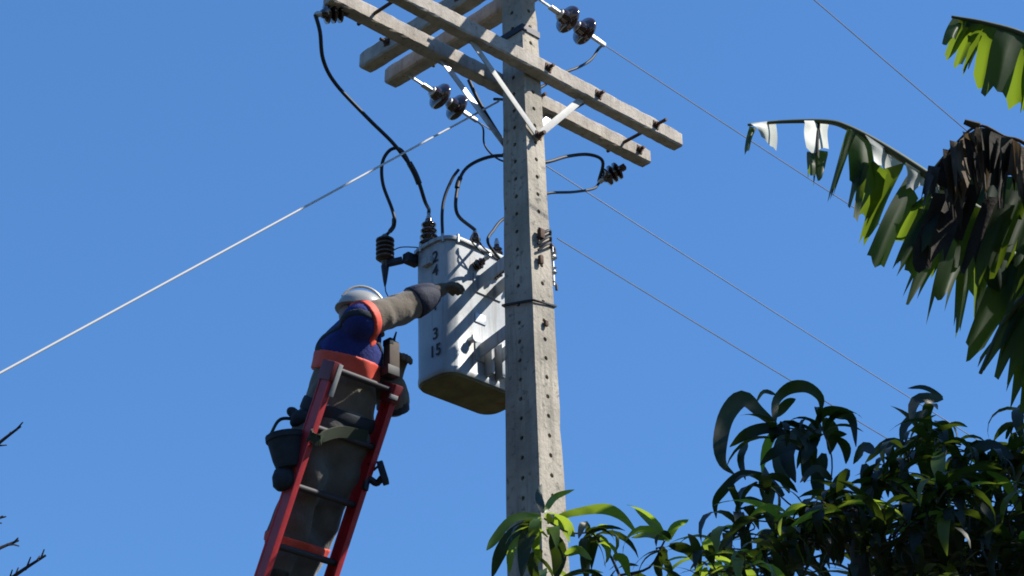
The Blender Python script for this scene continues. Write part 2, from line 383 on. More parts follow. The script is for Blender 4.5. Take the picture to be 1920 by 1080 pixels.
# ------------------------------------------------------------------ wires and cables
def line(S0, px, py, d, L, label, r=.0055, group=None, m=WIRE, name='power_line'):
    d = Vector(d).normalized(); n = d.cross(Z)
    P = on(px, py, S0, n); s1 = (P-S0).dot(d); k = .0022
    sl = ((P.z-S0.z)-k*s1*s1)/s1
    pts = [S0+d*s+Z*(sl*s+k*s*s) for s in [L*(i/30)**1.3 for i in range(31)]]
    return tag(MB().tube(pts, r, 6).build(name, m), label, 'wire', group)
GRP = 'overhead lines leaving to the right'
line(LINE[0], 1700, 742, A, 34, 'thin lower wire running from behind the pole to the right-hand treetop', .003, GRP)
line(LINE[1], 1540, 350, A, 34, 'wire running from the right-hand insulator pair down towards the banana leaf', .003, GRP)
line(LINE[2], 1830, 260, A, 34, 'highest wire crossing the top right of the sky above the banana plant', .003, GRP)
NEU = on(1045, 447, ab(wa(6.55)/2+.03, 0, 0), A)
line(NEU, 1480, 712, A, 34, 'lowest wire tied to the pole beside the transformer and running right', .003, GRP)
LB = ab(-.0, -wb(7.3)/2-.05, 0); LB = on(935, 190, LB, B)
gp = on(300, 536, LB, B); gd = (gp-LB).normalized(); ge = LB+gd*(LB.z/-gd.z)
gw = tag(MB().tube([LB.lerp(ge, i/24) for i in range(25)], .0050, 8).build('guy_wire', PALEW), 'pale guy wire slanting down from the pole to the left edge', 'wire')
def cable(pts, r, label, m=BLACK, n=7, name='jumper_cable', group='black jumper cables around the transformer'):
    return tag(MB().tube(spline([p if isinstance(p, Vector) else at(*p) for p in pts], n), r, 8).build(name, m), label, 'cable', group)
bt = [p+Z*(.20 if i == 0 else .15) for i, p in enumerate(bh)]
c1 = CUT1
cable([c1, at(600,60,c1.y+.03), at(606,112,c1.y+.12), at(630,158,c1.y+.25), at(690,222,-.35), at(740,272,-.2), at(778,325,-.08), at(797,378,.02), bt[0]+Z*.03, bt[0]], .0095, 'long black cable from the top left insulator to the first transformer bushing')
cable([at(770,310,-.09), at(752,281,-.15), at(732,281,-.17), at(717,305,-.15), at(718,345,-.1), at(735,392,-.05), at(740,418,-.02), at(730,435,pa.y), pa+Z*.085], .0085, 'looped black cable joining the long lead to the surge arrester')
cable([at(860,318,.2), at(848,335,.2), at(834,368,.2), at(829,400,.2), at(830,446,.22)], .008, 'short loose black cable end rising beside the first bushing')
cable([bt[1], at(857,400,.2), at(858,352,.22), at(872,318,.25), at(905,298,.27), at(945,292,.3), at(985,306,.3), at(1025,304,.36), at(1065,293,.5), at(1105,290,.62), at(1130,303,.70), CUT2], .009, 'black cable arching from the middle bushing behind the pole to the right insulator')
cable([TC+A*.06+B*(WT/2+.06)+Z*(zt-.06), at(915,455,.12), at(925,432,.2), at(945,410,.28), at(985,395,.3), at(1010,372,.33), at(1030,362,.36), at(1075,360,.5), at(1112,354,.66), CUT2+V(0,0,-.01)], .0075, 'black cable from the tank side passing behind the pole under the right insulator')
cable([LINE[1], at(1122,92,.75), at(1108,112,.66), at(1085,126,.52), at(1050,140,.42), at(1010,166,.33), at(960,185,.22), LB+A*-.03], .0075, 'black jumper linking the right-hand wire to the left wire behind the pole')
cable([LINE[0]+A*-.02, at(905,238,.4), at(908,270,.38), at(925,292,.34), at(950,304,.3), at(990,306,.31)], .005, 'thin black lead dropping from the left insulator pair behind the pole')
cable([TC+A*-.07+B*(WT/2+.06)+Z*(zt-.06), at(884,452,.15), at(888,438,.15), at(896,440,.15), at(903,460,.16), TC+A*.06+B*(WT/2+.06)+Z*(zt-.07)], .004, 'small thin wire loop over the low voltage bushings', n=5)
cable([at(879,150,.12), at(895,185,.13), at(915,220,.16), at(950,276,.22)], .010, 'thick black cable slanting from the lower crossarm to the back of the pole', n=5)
def splice(c_, pts, r): MB().tube(spline([at(*p) for p in pts], 4), r, 8).build('splice', BLACK, c_)
cs_ = [o for o in bpy.data.objects if o.name.startswith('jumper_cable')]
splice(cs_[0], [(767,305,-.10),(778,325,-.08),(786,345,-.05)], .0145); splice(cs_[3], [(857,352,.215),(859,343,.222),(863,333,.23)], .013)
splice(cs_[1], [(739,410,-.03),(738,424,-.0),(731,434,.0)], .011)
# wire rack with hooks on the right side of the pole
for z in (6.60, 6.40):
    m = MB(); p = ab(wa(z)/2+.012, .02, z); m.tube(spline([p-A*.01, p+A*.05+Z*.012, p+A*.085+Z*.0, p+A*.09-Z*.03], 5), .007, 6); m.build('rack_hook', DARKM, pole)
m = MB(); p = ab(wa(6.5)/2+.085, .02, 6.5); m.tube([p+Z*.10, p-Z*.11], .006, 6); m.build('rack_pin', GALV, pole)
for z, r in ((6.55,.022),(6.47,.018)): MB().lathe([(-.018,.6*r),(-.012,r),(-.004,.7*r),(.004,.7*r),(.012,r),(.018,.6*r)], ab(wa(6.5)/2+.085,.02,z), Z, 12).build('spool', GALV, pole)
m = MB()
for k in range(3):
    z = 6.60-.035*k; m.tube(spline([ab(-.03, wb(z)/2+.012, z-.05), ab(.01, wb(z)/2+.03, z-.01), ab(.05, wb(z)/2+.02, z+.01), ab(wa(z)/2+.05, .03, z+.0)], 5), .007, 6)
m.build('wire_tie', DARKM, pole)
MB().box(ab(-.015, wb(6.5)/2+.02, 6.57), (A,B,Z), (.015,.013,.026), .005).build('connector', RUST, pole); m = MB(); m.box(ab(-.02, wb(6.4)/2+.015, 6.43), (A,B,Z), (.011,.010,.022), .004); m.build('connector', RUST, pole)
m = MB(); m.box(ab(.0, wb(6.1)/2+.010, 6.10), (A,B,Z), (.009,.008,.014), .003); m.build('bolt_head', RUST, pole)

# ------------------------------------------------------------------ ladder
DY = .15
PL = at(622, 690, -.45+DY); TH = R_(28); DN = -(B*math.sin(TH)+Z*math.cos(TH)); NRM = (B*math.cos(TH)-Z*math.sin(TH))   # NRM points to the camera-right side
LW = .355
def lad(k, u, off=0.0): return PL + A*(LW*u) + DN*k + NRM*off
KB = PL.z/math.cos(TH)
lb = lad(KB, .5); lb.z = 0
ladder = thing('ladder', lb, 'red ladder leaning up beside the pole with the worker behind its rungs', 'ladder')
for u in (0, 1):
    ex = A*(.014*(2*u-1)); p, q = lad(-.02, u)+ex, lad(KB, u)+ex; m = MB()
    m.bar(p, q, .006, .066, up=NRM)
    for s in (-1, 1): m.bar(p+NRM*s*.034-ex*.6, q+NRM*s*.034-ex*.6, .030, .008, up=NRM, bev=.002)
    m.build('rail', RED, ladder)
    MB().bar(lad(-.03, u)+ex*.4, lad(.06, u)+ex*.4, .046, .096, up=NRM, bev=.006).build('rail_cap', CAPM, ladder)
    MB().box(lad(KB, u)+Z*.03, (A, B, Z), (.03,.06,.03), .008).build('foot', DARKM, ladder)
SP = .275
for k in range(int(KB/SP)):
    MB().tube([lad(k*SP, 0), lad(k*SP, 1)], .0155, 10).build('rung', RUNG, ladder)
MB().box(lad(.03, .96, .052), (A, DN, NRM), (.022,.010,.006), .002).build('rail_plate', STRAP, ladder)
MB().box(lad(.05, .03, .046), (A, DN, NRM), (.012,.075,.004), .002).build('pale_sticker', STRAP, ladder)
# ------------------------------------------------------------------ far wood added unseen to block the bright horizon (all below the camera's view)
def leafquad(m, c, n, r, rr):
    u = n.orthogonal().normalized(); u.rotate(Quaternion(n, rr.uniform(0, 6.28))); w = n.cross(u)
    m.add([c-u*r, c+w*r*.5, c+u*r, c-w*r*.5], [(0,1,2,3)])
m = MB(); rr = random.Random(3)
for k in range(190):
    an = rr.uniform(0, 6.283); d = rr.uniform(24, 40); cx, cy = d*math.cos(an), d*math.sin(an)-2; h = rr.uniform(4.2, 7.0) - (1.2 if cy > 5 else 0)
    if cy > 8: h = min(h, 1.6+.28*(cy+8.9))
    m.tube([V(cx,cy,-.2), V(cx+.1,cy,h*.5), V(cx,cy,h*.8)], [.16,.12,.05], 6)
    for j in range(120):
        t = rr.random(); r = 2.2*math.sin(math.pi*(.15+.8*t))*rr.uniform(.5, 1); b2 = rr.uniform(0, 6.283)
        n = V(rr.uniform(-1,1), rr.uniform(-1,1), rr.uniform(.1,1)).normalized()
        leafquad(m, V(cx+r*math.cos(b2), cy+r*math.sin(b2), .3+t*(h-.5)), n, rr.uniform(.4,.75), rr)
tag(m.build('treescreen', mat('added treescreen foliage', (0.035,0.055,0.018), .8, var=.5, scale=.5, rand=.4), smooth=False), 'dark green wood added unseen round the scene to block horizon light', 'treescreen', kind='stuff')

# ------------------------------------------------------------------ signed-distance bodies
def nv(p): return np.array(p, dtype=np.float32)
class SDF:
    def __init__(s): s.items = []
    def cone(s, p, q, r1, r2=None, k=.03): s.items.append((nv(p), nv(q), r1, r2 if r2 is not None else r1, k)); return s
    def ball(s, p, r, k=.02): return s.cone(p, Vector(p)+Vector((0,0,.0005)), r, r, k)
    def chain(s, pts, rs, k=.03):
        for i in range(len(pts)-1): s.cone(pts[i], pts[i+1], rs[i], rs[i+1], k)
        return s
    def box(s, pad):
        P = np.array([[x for x in it[0]] for it in s.items]+[[x for x in it[1]] for it in s.items]); r = max(max(it[2], it[3]) for it in s.items)+pad
        return P.min(0)-r, P.max(0)+r
    def val(s, P):
        d = None
        for p, q, r1, r2, k in s.items:
            ab_ = q-p; t = np.clip(((P-p)@ab_)/max(ab_@ab_, 1e-9), 0, 1)
            e = np.linalg.norm(P-p-t[..., None]*ab_, axis=-1)-(r1+(r2-r1)*t)
            if d is None: d = e
            else:
                h = np.clip(.5+.5*(d-e)/k, 0, 1); d = d*(1-h)+e*h-k*h*(1-h)
        return d
def mesh_sdf(fn, lo, hi, res, name, mt, parent):
    lo, hi = np.array(lo), np.array(hi); n = np.ceil((hi-lo)/res).astype(int)+2
    ax = [lo[i]+res*(np.arange(n[i])-.5) for i in range(3)]
    G = np.stack(np.meshgrid(*ax, indexing='ij'), -1).astype(np.float32); F = fn(G)
    F[0] = F[-1] = 1; F[:, 0] = F[:, -1] = 1; F[:, :, 0] = F[:, :, -1] = 1
    ins = F < 0; nx, ny, nz = F.shape
    cs = [(i, j, k) for i in (0,1) for j in (0,1) for k in (0,1)]
    c = sum(ins[i:nx-1+i, j:ny-1+j, k:nz-1+k].astype(int) for i, j, k in cs)
    act = (c > 0) & (c < 8); idx = -np.ones(act.shape, int); cells = np.argwhere(act); idx[act] = np.arange(len(cells))
    acc = np.zeros((len(cells), 3)); cnt = np.zeros(len(cells))
    for e0 in cs:
        for a_ in range(3):
            if e0[a_]: continue
            e1 = list(e0); e1[a_] = 1
            f0 = F[tuple((cells+e0).T)]; f1 = F[tuple((cells+e1).T)]; mk = (f0 < 0) != (f1 < 0)
            t = np.where(mk, f0/np.where(mk, f0-f1, 1), 0)
            pos = np.array(e0)[None].repeat(len(cells), 0).astype(float); pos[:, a_] += t
            acc += pos*mk[:, None]; cnt += mk
    vts = (cells+acc/cnt[:, None])*res+lo-.5*res
    faces = []
    for a_ in range(3):
        b_, c_ = (a_+1) % 3, (a_+2) % 3
        s0 = [slice(None)]*3; s1 = [slice(None)]*3; s0[a_] = slice(0, -1); s1[a_] = slice(1, None)
        cr = ins[tuple(s0)] != ins[tuple(s1)]; E = np.argwhere(cr)
        E = E[(E[:, b_] > 0) & (E[:, c_] > 0)]
        def g(db, dc):
            q = E.copy(); q[:, b_] -= db; q[:, c_] -= dc; ok = (q < np.array(idx.shape)).all(1); q = np.minimum(q, np.array(idx.shape)-1); return idx[tuple(q.T)]
        Q = np.stack([g(0,0), g(1,0), g(1,1), g(0,1)], 1); fl = ins[tuple(s0)][tuple(E.T)]
        Q[~fl] = Q[~fl][:, ::-1]; faces.append(Q[(Q >= 0).all(1)])
    Q = np.concatenate(faces); me = bpy.data.meshes.new(name); org = np.array(ORG[parent])
    me.from_pydata((vts-org).tolist(), [], Q.tolist()); me.materials.append(mt); me.polygons.foreach_set('use_smooth', [True]*len(me.polygons))
    o = bpy.data.objects.new(name, me); COL.objects.link(o); o.parent = parent; ORG[o] = ORG[parent]; return o

# ------------------------------------------------------------------ the line worker
SKIN = mat('brown skin', (0.22,0.11,0.065), .5, var=.15)
SHIRT = mat('khaki work shirt', (0.135,0.11,0.08), .95, var=.25, scale=14, sheen=.2, bump=.55, bscale=32)
TROU = mat('grey work trousers', (0.105,0.10,0.09), .95, var=.25, scale=12, sheen=.2, bump=.55, bscale=32)
NAVY = mat('navy vest cloth', (0.012,0.024,0.17), .9, var=.35, scale=14, bump=.7, bscale=38)
ORNG = mat('fluorescent orange tape', (0.66,0.075,0.04), .7, var=.15, scale=20)
HELM = mat('white helmet shell', (0.30,0.30,0.285), .4, var=.1, coat=.3)
GLOV = mat('leather glove', (0.10,0.075,0.05), .8, var=.3, scale=40, bump=.3, bscale=120)
BOOT = mat('black boot leather', (0.02,0.018,0.016), .5, var=.3)
CUFF = mat('dark glove cuff', (0.016,0.02,0.045), .8, var=.4, scale=20, bump=.5, bscale=40)
CANV = mat('dark canvas', (0.022,0.03,0.04), .9, var=.4, scale=25, bump=.3, bscale=200)
WEB = mat('olive webbing', (0.03,0.04,0.02), .9, var=.3)
UPB = -DN                                              # up along the ladder
HIP = lad(.235, .62, -.135)
NECK = at(664, 612, -.25+DY)
CHEST = HIP.lerp(NECK, .68)
shR = at(676, 603, -.41+DY); shL = at(667, 652, -.09+DY)
elR = at(750, 580, -.27+DY); wrR = at(819, 547, -.19+DY); haR = at(854, 532, -.10+DY)
elL = at(737, 752, -.02+DY); wrL = at(738, 712, -.10+DY); haL = lad(.0, 1.0, -.02)
hipR = HIP-A*.09-UPB*.02; hipL = HIP+A*.09-UPB*.02
knR = lad(.68, .40, -.11); knL = lad(.66, .82, -.12)
anR = lad(1.04, .40, -.11); anL = lad(1.04, .80, -.11)
toR = lad(1.075, .40, .07); toL = lad(1.075, .80, .07)
HEAD = at(674, 603, -.25+DY); UPH = (HEAD-NECK+Z*.10).normalized(); FW = V(.93,.32,.12); FW = (FW-UPH*FW.dot(UPH)).normalized(); SD = UPH.cross(FW)
man = thing('person', lad(1.12, .5, -.13), 'worker in white helmet and navy vest reaching from the ladder to the transformer', 'person')
def torso(s, g=0.0):
    sw = (shR-shL)*.5; c = (shR+shL)*.5
    s.chain([HIP-UPB*.02, HIP.lerp(NECK,.35), CHEST, c], [.118+g,.112+g,.122+g,.085+g], .06)
    s.chain([hipR+UPB*.04, HIP.lerp(NECK,.33)-A*.045, CHEST+sw*.30, c+sw*.62], [.095+g,.088+g,.092+g,.062+g], .06)
    s.chain([hipL+UPB*.04, HIP.lerp(NECK,.33)+A*.045, CHEST-sw*.30, c-sw*.62], [.095+g,.088+g,.092+g,.062+g], .06)
    return s
def arms(s, g=0.0, w=True):
    rs = [.06,.062,.05,.043,.044,.031] if w else [.055,.060,.062,.060,.056,.050]
    s.chain([(shR+shL)*.5+(shR-shL)*.40, shR, shR.lerp(elR,.45), elR, elR.lerp(wrR,.35), wrR if w else wrR.lerp(elR,.40)], [q+g for q in rs], .03)
    s.chain([(shR+shL)*.5-(shR-shL)*.40, shL, shL.lerp(elL,.45), elL, elL.lerp(wrL,.35), wrL if w else wrL.lerp(elL,.40)], [q+g for q in rs], .03)
    return s
def legs(s, g=0.0):
    for h, k, a_ in ((hipR, knR, anR), (hipL, knL, anL)):
        s.chain([h, h.lerp(k,.45), k, k.lerp(a_,.32)-NRM*.015, a_], [.092+g,.082+g,.060+g,.058+g,.040+g], .04)
    return s
body = legs(arms(torso(SDF())))
for a_, t_ in ((anR, toR), (anL, toL)): body.chain([a_, a_-UPB*.045-NRM*.03, t_-UPB*.02], [.04,.042,.032], .03)
body.chain([NECK-UPH*.03, HEAD-UPH*.06], [.062,.056], .03)
body.cone(HEAD+UPH*.03-FW*.015, HEAD+UPH*.03+FW*.02, .088, .085, .03)                       # cranium
body.cone(HEAD-UPH*.02+FW*.03, HEAD-UPH*.085+FW*.055, .068, .045, .03)                      # face and jaw
body.chain([HEAD+UPH*.01+FW*.098, HEAD-UPH*.03+FW*.118], [.009,.014], .012)                 # nose
body.cone(HEAD+UPH*.022+FW*.088-SD*.035, HEAD+UPH*.022+FW*.088+SD*.035, .012, .012, .015)   # brow
body.cone(HEAD-UPH*.062+FW*.098-SD*.016, HEAD-UPH*.062+FW*.098+SD*.016, .009, .009, .008)   # lips
for s_ in (-1, 1): body.chain([HEAD+SD*s_*.083+UPH*.018-FW*.01, HEAD+SD*s_*.086-UPH*.022-FW*.004], [.016,.011], .008)
def hand(s, wr, d, pal, th, curl, sc=1.0, g=0.0):       # d: along the hand, pal: out of the palm, th: thumb side
    d = d.normalized(); pal = (pal-d*pal.dot(d)).normalized(); th = (th-d*th.dot(d)-pal*th.dot(pal)).normalized()
    for u in (-.026,-.009,.009,.026): s.chain([wr+th*u*.6, wr+d*.085*sc+th*u*sc], [.017+g,.0135+g], .014)
    for u, L in ((.030,.074),(.010,.083),(-.010,.077),(-.029,.060)):
        p = wr+d*.09*sc+th*u*sc; pts = [p]; ang = 0
        for seg, fr in enumerate((.45,.32,.23)):
            ang += curl*(.8 if seg == 0 else 1.0); dd = d*math.cos(ang)+pal*math.sin(ang); pts.append(pts[-1]+dd*L*fr*sc)
        s.chain(pts, [.0095+g,.0088+g,.008+g,.007+g], .004)
    p = wr+d*.028*sc+th*.026*sc; q = p+(th*.75+d*.6+pal*.25).normalized()*.042*sc
    s.chain([p, q, q+(d*.8+pal*.65).normalized()*.030*sc, q+(d*.6+pal*.9).normalized()*.052*sc], [.016+g,.0115+g,.0095+g,.008+g], .006)
    return s
dR = (haR-wrR).normalized(); dL = (haL-wrL).normalized()
hand(body, wrR, dR, V(.3,.2,-1), V(.5,-.8,.3), .45); hand(body, wrL, UPB, NRM, -A, .9)
lo, hi = body.box(.02); mesh_sdf(lambda P: body.val(P), lo, hi, .0095, 'body', SKIN, man)
for s_ in (-1, 1):
    e = MB().lathe([(-.011,.002),(-.008,.008),(0,.0115),(.008,.008),(.011,.002)], HEAD+UPH*.003+FW*.090+SD*s_*.032, FW, 10).build('eye', mat('eye white', (.6,.58,.55), .2), man)
    MB().lathe([(0,.006),(.002,.004)], HEAD+UPH*.003+FW*.1005+SD*s_*.032, FW, 8).build('iris', INK, e)
def half(P, p, n): return (P-nv(p))@nv(Vector(n).normalized())         # positive on the side n points to
def folds(P, amp, sc=26):
    q = P*sc; return amp*(np.sin(q[...,0]+1.7*np.sin(q[...,2]*.55+q[...,1]*.3))*np.sin(q[...,2]*1.1+1.3*np.sin(q[...,0]*.7))+.6*np.sin(q[...,1]*1.9+q[...,2]*1.4+np.sin(q[...,0])))
sh = torso(SDF(), .008); n0_ = len(sh.items); arms(sh, .012, False)
for i_ in range(n0_, len(sh.items)): sh.items[i_] = sh.items[i_][:4]+(.012,); lo, hi = sh.box(.03)
mesh_sdf(lambda P: np.maximum(np.maximum(sh.val(P)+folds(P,.0022,44), -half(P, HIP-UPB*.05, UPB)), np.minimum(half(P, NECK+UPH*.005, UPH), .10-np.linalg.norm(P-nv(NECK+UPH*.06), axis=-1))), lo, hi, .0095, 'shirt', SHIRT, man)
tl = legs(SDF(), .017); tl.cone(HIP-UPB*.05, HIP+UPB*.06, .125, .118, .05)
tl.cone(hipR, hipR+UPB*.06, .105, .10, .05); tl.cone(hipL, hipL+UPB*.06, .105, .10, .05); lo, hi = tl.box(.03)
mesh_sdf(lambda P: np.maximum(np.maximum(tl.val(P)+folds(P,.010,20), half(P, HIP+UPB*.085, UPB)), -half(P, lad(1.06,.5), UPB)), lo, hi, .0095, 'trousers', TROU, man)
# calf tape
def calf(P):
    return np.maximum(tl.val(P)-.005+folds(P,.010,20), np.abs(half(P, lad(.80,.5,-.11), UPB))-.024)
mesh_sdf(calf, lo, hi, .008, 'reflective_band', ORNG, man)
# vest, with orange hem and armholes
vs = torso(SDF(), .019); vs.cone((shR+shL)*.5+(shR-shL)*.3, shR, .078, .086, .02); vs.cone((shR+shL)*.5-(shR-shL)*.3, shL, .078, .086, .02); lo, hi = vs.box(.04)
HEMP = HIP.lerp(NECK, .545); HN = (UPB*.9+NRM*-.1).normalized()
aR = (elR-shR).normalized(); aL = (elL-shL).normalized()
def vclip(P, o_):
    c = [np.minimum(half(P, s_+a_*(.035+o_), a_), .115-np.linalg.norm(P-nv(s_+a_*.06), axis=-1)) for s_, a_ in ((shR, aR), (shL, aL))]
    return np.maximum(np.maximum(c[0], c[1]), np.minimum(half(P, NECK+UPH*.012, UPH), .11-np.linalg.norm(P-nv(NECK+UPH*.06), axis=-1)))
mesh_sdf(lambda P: np.maximum(np.maximum(vs.val(P)+folds(P,.003), -half(P, HEMP, HN)), vclip(P, 0)), lo, hi, .0095, 'vest', NAVY, man)
mesh_sdf(lambda P: np.maximum(np.maximum(vs.val(P)-.006+folds(P,.003), np.abs(half(P, HEMP+HN*.014, HN))-.041), vclip(P, .01)), lo, hi, .008, 'vest_hem', ORNG, man)
for sh_, a_, nm in ((shR, aR, 1), (shL, aL, 0)):
    ar = arms(SDF(), .029); l2, h2 = np.array(sh_)-.16, np.array(sh_)+.16
    mesh_sdf(lambda P: np.maximum(np.maximum(np.minimum(ar.val(P), vs.val(P)-.003), np.abs(half(P, sh_+a_*.028, a_))-.025), np.linalg.norm(P-nv(sh_), axis=-1)-.13), l2, h2, .008, 'armhole_tape', ORNG, man)
for (o1, n1) in ((CHEST+UPB*.02, (SD*.55+UPB*.85)), (CHEST+UPB*.02, (-SD*.55+UPB*.85))):
    mesh_sdf(lambda P: np.maximum(np.maximum(np.maximum(vs.val(P)-.005+folds(P,.003), np.abs(half(P, o1, n1))-.016), vclip(P, -.03)), -half(P, HEMP, HN)), lo, hi, .008, 'harness_strap', CANV, man)
MB().lathe([(0,.066),(.012,.070),(.03,.066),(.032,.058)], NECK-UPH*.01, UPH, 18).build('collar', SHIRT, man)
# gloves and cuffs
for wr, dd, pal, th, cu, el in ((wrR, dR, V(.3,.2,-1), V(.5,-.8,.3), .45, elR), (wrL, UPB, NRM, -A, .9, elL)):
    gl = hand(SDF(), wr, dd, pal, th, cu, 1.0, .0035); gl.cone(wr-(wr-el).normalized()*.02, wr+dd.normalized()*.03, .036, .030, .02)
    lo, hi = gl.box(.01); mesh_sdf(lambda P: gl.val(P), lo, hi, .0042, 'glove', GLOV, man)
    ax = (wr-el).normalized(); MB().lathe([(-.15,.074),(-.145,.079),(-.10,.075),(-.06,.068),(-.02,.052),(-.008,.040)], wr, ax, 18).build('cuff', CUFF, man)
for a_, t_ in ((anR, toR), (anL, toL)):
    bt_ = SDF().chain([a_+UPB*.10, a_+UPB*.02, a_-UPB*.04-NRM*.03], [.058,.056,.05], .03).chain([a_-UPB*.035, t_-UPB*.012], [.052,.042], .03)
    lo, hi = bt_.box(.01); mesh_sdf(lambda P: bt_.val(P), lo, hi, .008, 'boot', BOOT, man)
# helmet: dome, brim, peak
dome = [(.088*math.sin(R_(t)), .118*math.cos(R_(t))) for t in range(0, 91, 10)]
hp = HEAD+UPH*.045
m = MB(); Nn = 28; v, f = [], []
rings = [(-.004,.104,1),(-.002,.127,1),(.005,.127,1),(.010,.117,0)]+[(.012+h*1.05, r, 0) for h, r in dome[1:]]
for h, r, br in rings:
    for k in range(Nn):
        t = 2*math.pi*k/Nn; c_, s_ = math.cos(t), math.sin(t); pk = (max(0, c_)**3)*.045 if br and r > .11 else 0
        v.append(hp+UPH*(h-pk*.35)+FW*(c_*(r*1.0+pk))+SD*(s_*r*.9))
for i in range(len(rings)-1):
    for k in range(Nn): f.append((i*Nn+k, i*Nn+(k+1)%Nn, (i+1)*Nn+(k+1)%Nn, (i+1)*Nn+k))
m.add(v, f); hel = m.build('helmet', HELM, man, angle=50)
MB().tube(spline([hp+SD*.10, HEAD+SD*.088-UPH*.03, HEAD-UPH*.115+FW*.045, HEAD-SD*.088-UPH*.03, hp-SD*.10], 6), .006, 6).build('chin_strap', BLACK, hel)
MB().tube([hp+UPH*(.012+1.05*.118*math.sin(R_(t)))+FW*(.112*math.cos(R_(t))) for t in range(20, 161, 10)], .007, 6).build('ridge', HELM, hel)
MB().lathe([(-.035,.098),(0,.102)], hp, UPH, 20).build('suspension_band', BLACK, hel)
# belt, lanyard, buckle
bl = SDF().chain([HIP+UPB*.05, HIP+UPB*.07], [.133,.13], .05); bl.cone(hipR+UPB*.06, hipR+UPB*.08, .113, .112, .05); bl.cone(hipL+UPB*.06, hipL+UPB*.08, .113, .112, .05); lo, hi = bl.box(.02)
mesh_sdf(lambda P: np.maximum(bl.val(P), np.abs(half(P, HIP+UPB*.055, UPB+NRM*.1))-.032), lo, hi, .008, 'tool_belt', CANV, man)
LAN = [HIP-A*.13+NRM*.06+UPB*.02, lad(.315, -.06, .035), lad(.325, .03, .062), lad(.30, .12, .05), lad(.255, .42, .02), HIP+A*.08+NRM*.14]
m = MB(); SPt = spline(LAN, 6)
for k in range(len(SPt)-1): m.bar(SPt[k], SPt[k+1]+(SPt[k+1]-SPt[k])*.1, .008, .052, up=UPB)
m.build('lanyard', WEB, man, smooth=False)
# ------------------------------------------------------------------ tools
P0 = at(536, 815, HIP.y-.16)
bag = thing('tool_bag', P0, 'dark canvas tool bucket hanging from the worker belt left of the ladder', 'bag')
bd = (-Z*.97+A*.16).normalized()
MB().lathe([(0,.085),(.004,.094),(.03,.094),(.031,.087),(.12,.072),(.16,.06),(.165,.03)], P0, bd, 18).build('bucket', CANV, bag)
MB().lathe([(.002,.074),(.003,.02)], P0, bd, 16).build('bucket_mouth', BLACK, bag)
q = P0+bd*.165+V(-.03,0,0)
MB().lathe([(0,.02),(.02,.042),(.05,.056),(.09,.056),(.11,.04),(.115,.01)], q+V(0,0,.02), bd, 14).build('lower_pouch', CANV, bag)
MB().bar(P0+bd*.155-V(.02,0,0), q+bd*.03-V(.02,0,0), .035, .02, bev=.004).build('pale_tag', mat('pale leather', (.32,.32,.26), .8), bag)
MB().tube(spline([P0+V(-.07,0,0), P0+V(-.03,.03,.09), P0+V(.06,.05,.10), HIP-A*.11+UPB*.05], 6), .008, 6).build('handle', WEB, bag)
p1 = at(560, 780, HIP.y-.14); sd2 = SDF().chain([p1+V(-.03,0,.02), p1+V(.02,.0,-.01), p1+V(.05,.02,.04)], [.022,.032,.02], .02).cone(p1+V(-.02,0,-.03), p1+V(.05,0,.0), .02, .025, .02)
tw = thing('work_gloves', p1, 'rolled spare gloves tucked into the belt above the tool bucket', 'gloves'); lo, hi = sd2.box(.01); mesh_sdf(lambda P: sd2.val(P)+folds(P,.004,60), lo, hi, .006, 'glove_bundle', CANV, tw)
# radio-like holder on top of the right rail
c = at(734, 668, lad(0,1).y-.03); hold = thing('tool_holder', c, 'brown tool holder with thin rod strapped atop the right ladder rail', 'tool holder')
hx, hy = A, B
MB().box(c, (A,B,Z), (.031,.024,.068), .007).build('pouch', mat('brown leather', (.07,.05,.035), .8, var=.3, scale=30), hold)
MB().box(c+Z*.064-A*.02, (A,B,Z), (.012,.026,.016), .004).build('flap', CANV, hold); MB().box(c+Z*.062+A*.014, (A,B,Z), (.018,.018,.014), .004).build('rod_grip', CANV, hold)
MB().tube([c+Z*.06+A*.012, c+Z*.10+A*.018, c+Z*.135+A*.030], [.008,.006,.004], 8).build('rod', DARKM, hold)
MB().box(c-Z*.085-A*.01, (A,B,Z), (.036,.030,.024), .006).build('strap', BLACK, hold)
hk0 = lad(.47, 1.0, .045); hook = thing('ladder_hook', hk0, 'dark metal hook and strap clipped to the right ladder rail', 'hook')
pts = [hk0, at(690,898,hk0.y), at(706,906,hk0.y), at(716,896,hk0.y-.02)]
m = MB(); m.tube(spline(pts, 5), [.016]*(5*3+1), 8); m.build('hook_arm', DARKM, hook)
m = MB(); m.bar(at(712,868,hk0.y-.02), at(724,906,hk0.y-.02), .055, .03, bev=.006); m.build('latch', CANV, hook)
MB().tube(spline([at(690,872,hk0.y), at(700,866,hk0.y), at(712,870,hk0.y-.02), at(700,882,hk0.y)], 5), .006, 6).build('cord', BLACK, hook)
# ------------------------------------------------------------------ vegetation
LEAF = mat('long tree leaf', (0.006,0.012,0.005), .5, var=.4, scale=6, trans=(0.26,0.40,0.03), tw=.08, rand=.45, spec=.35)
LEAFY = mat('young tree leaf', (0.055,0.10,0.015), .42, var=.3, scale=6, trans=(0.40,0.55,0.04), tw=.40, rand=.3, spec=.45)
BARK = mat('tree bark', (0.10,0.085,0.065), .95, var=.5, scale=18, bump=.6, bscale=40)
BAN = mat('banana leaf', (0.015,0.034,0.009), .52, var=.4, scale=5, trans=(0.34,0.50,0.03), tw=.25, rand=.25, spec=.22)
PALE = mat('glare-pale banana leaf', (0.62,0.64,0.58), .5, var=.3, scale=14, trans=(0.4,0.45,0.3), tw=.2)  # sun glare on the waxy blade put into the base colour
BRIB = mat('banana midrib', (0.07,0.085,0.03), .6, var=.3)
DRYD = mat('dark dry banana leaf', (0.035,0.026,0.018), .9, var=.6, scale=14, rand=.4, bump=.3)
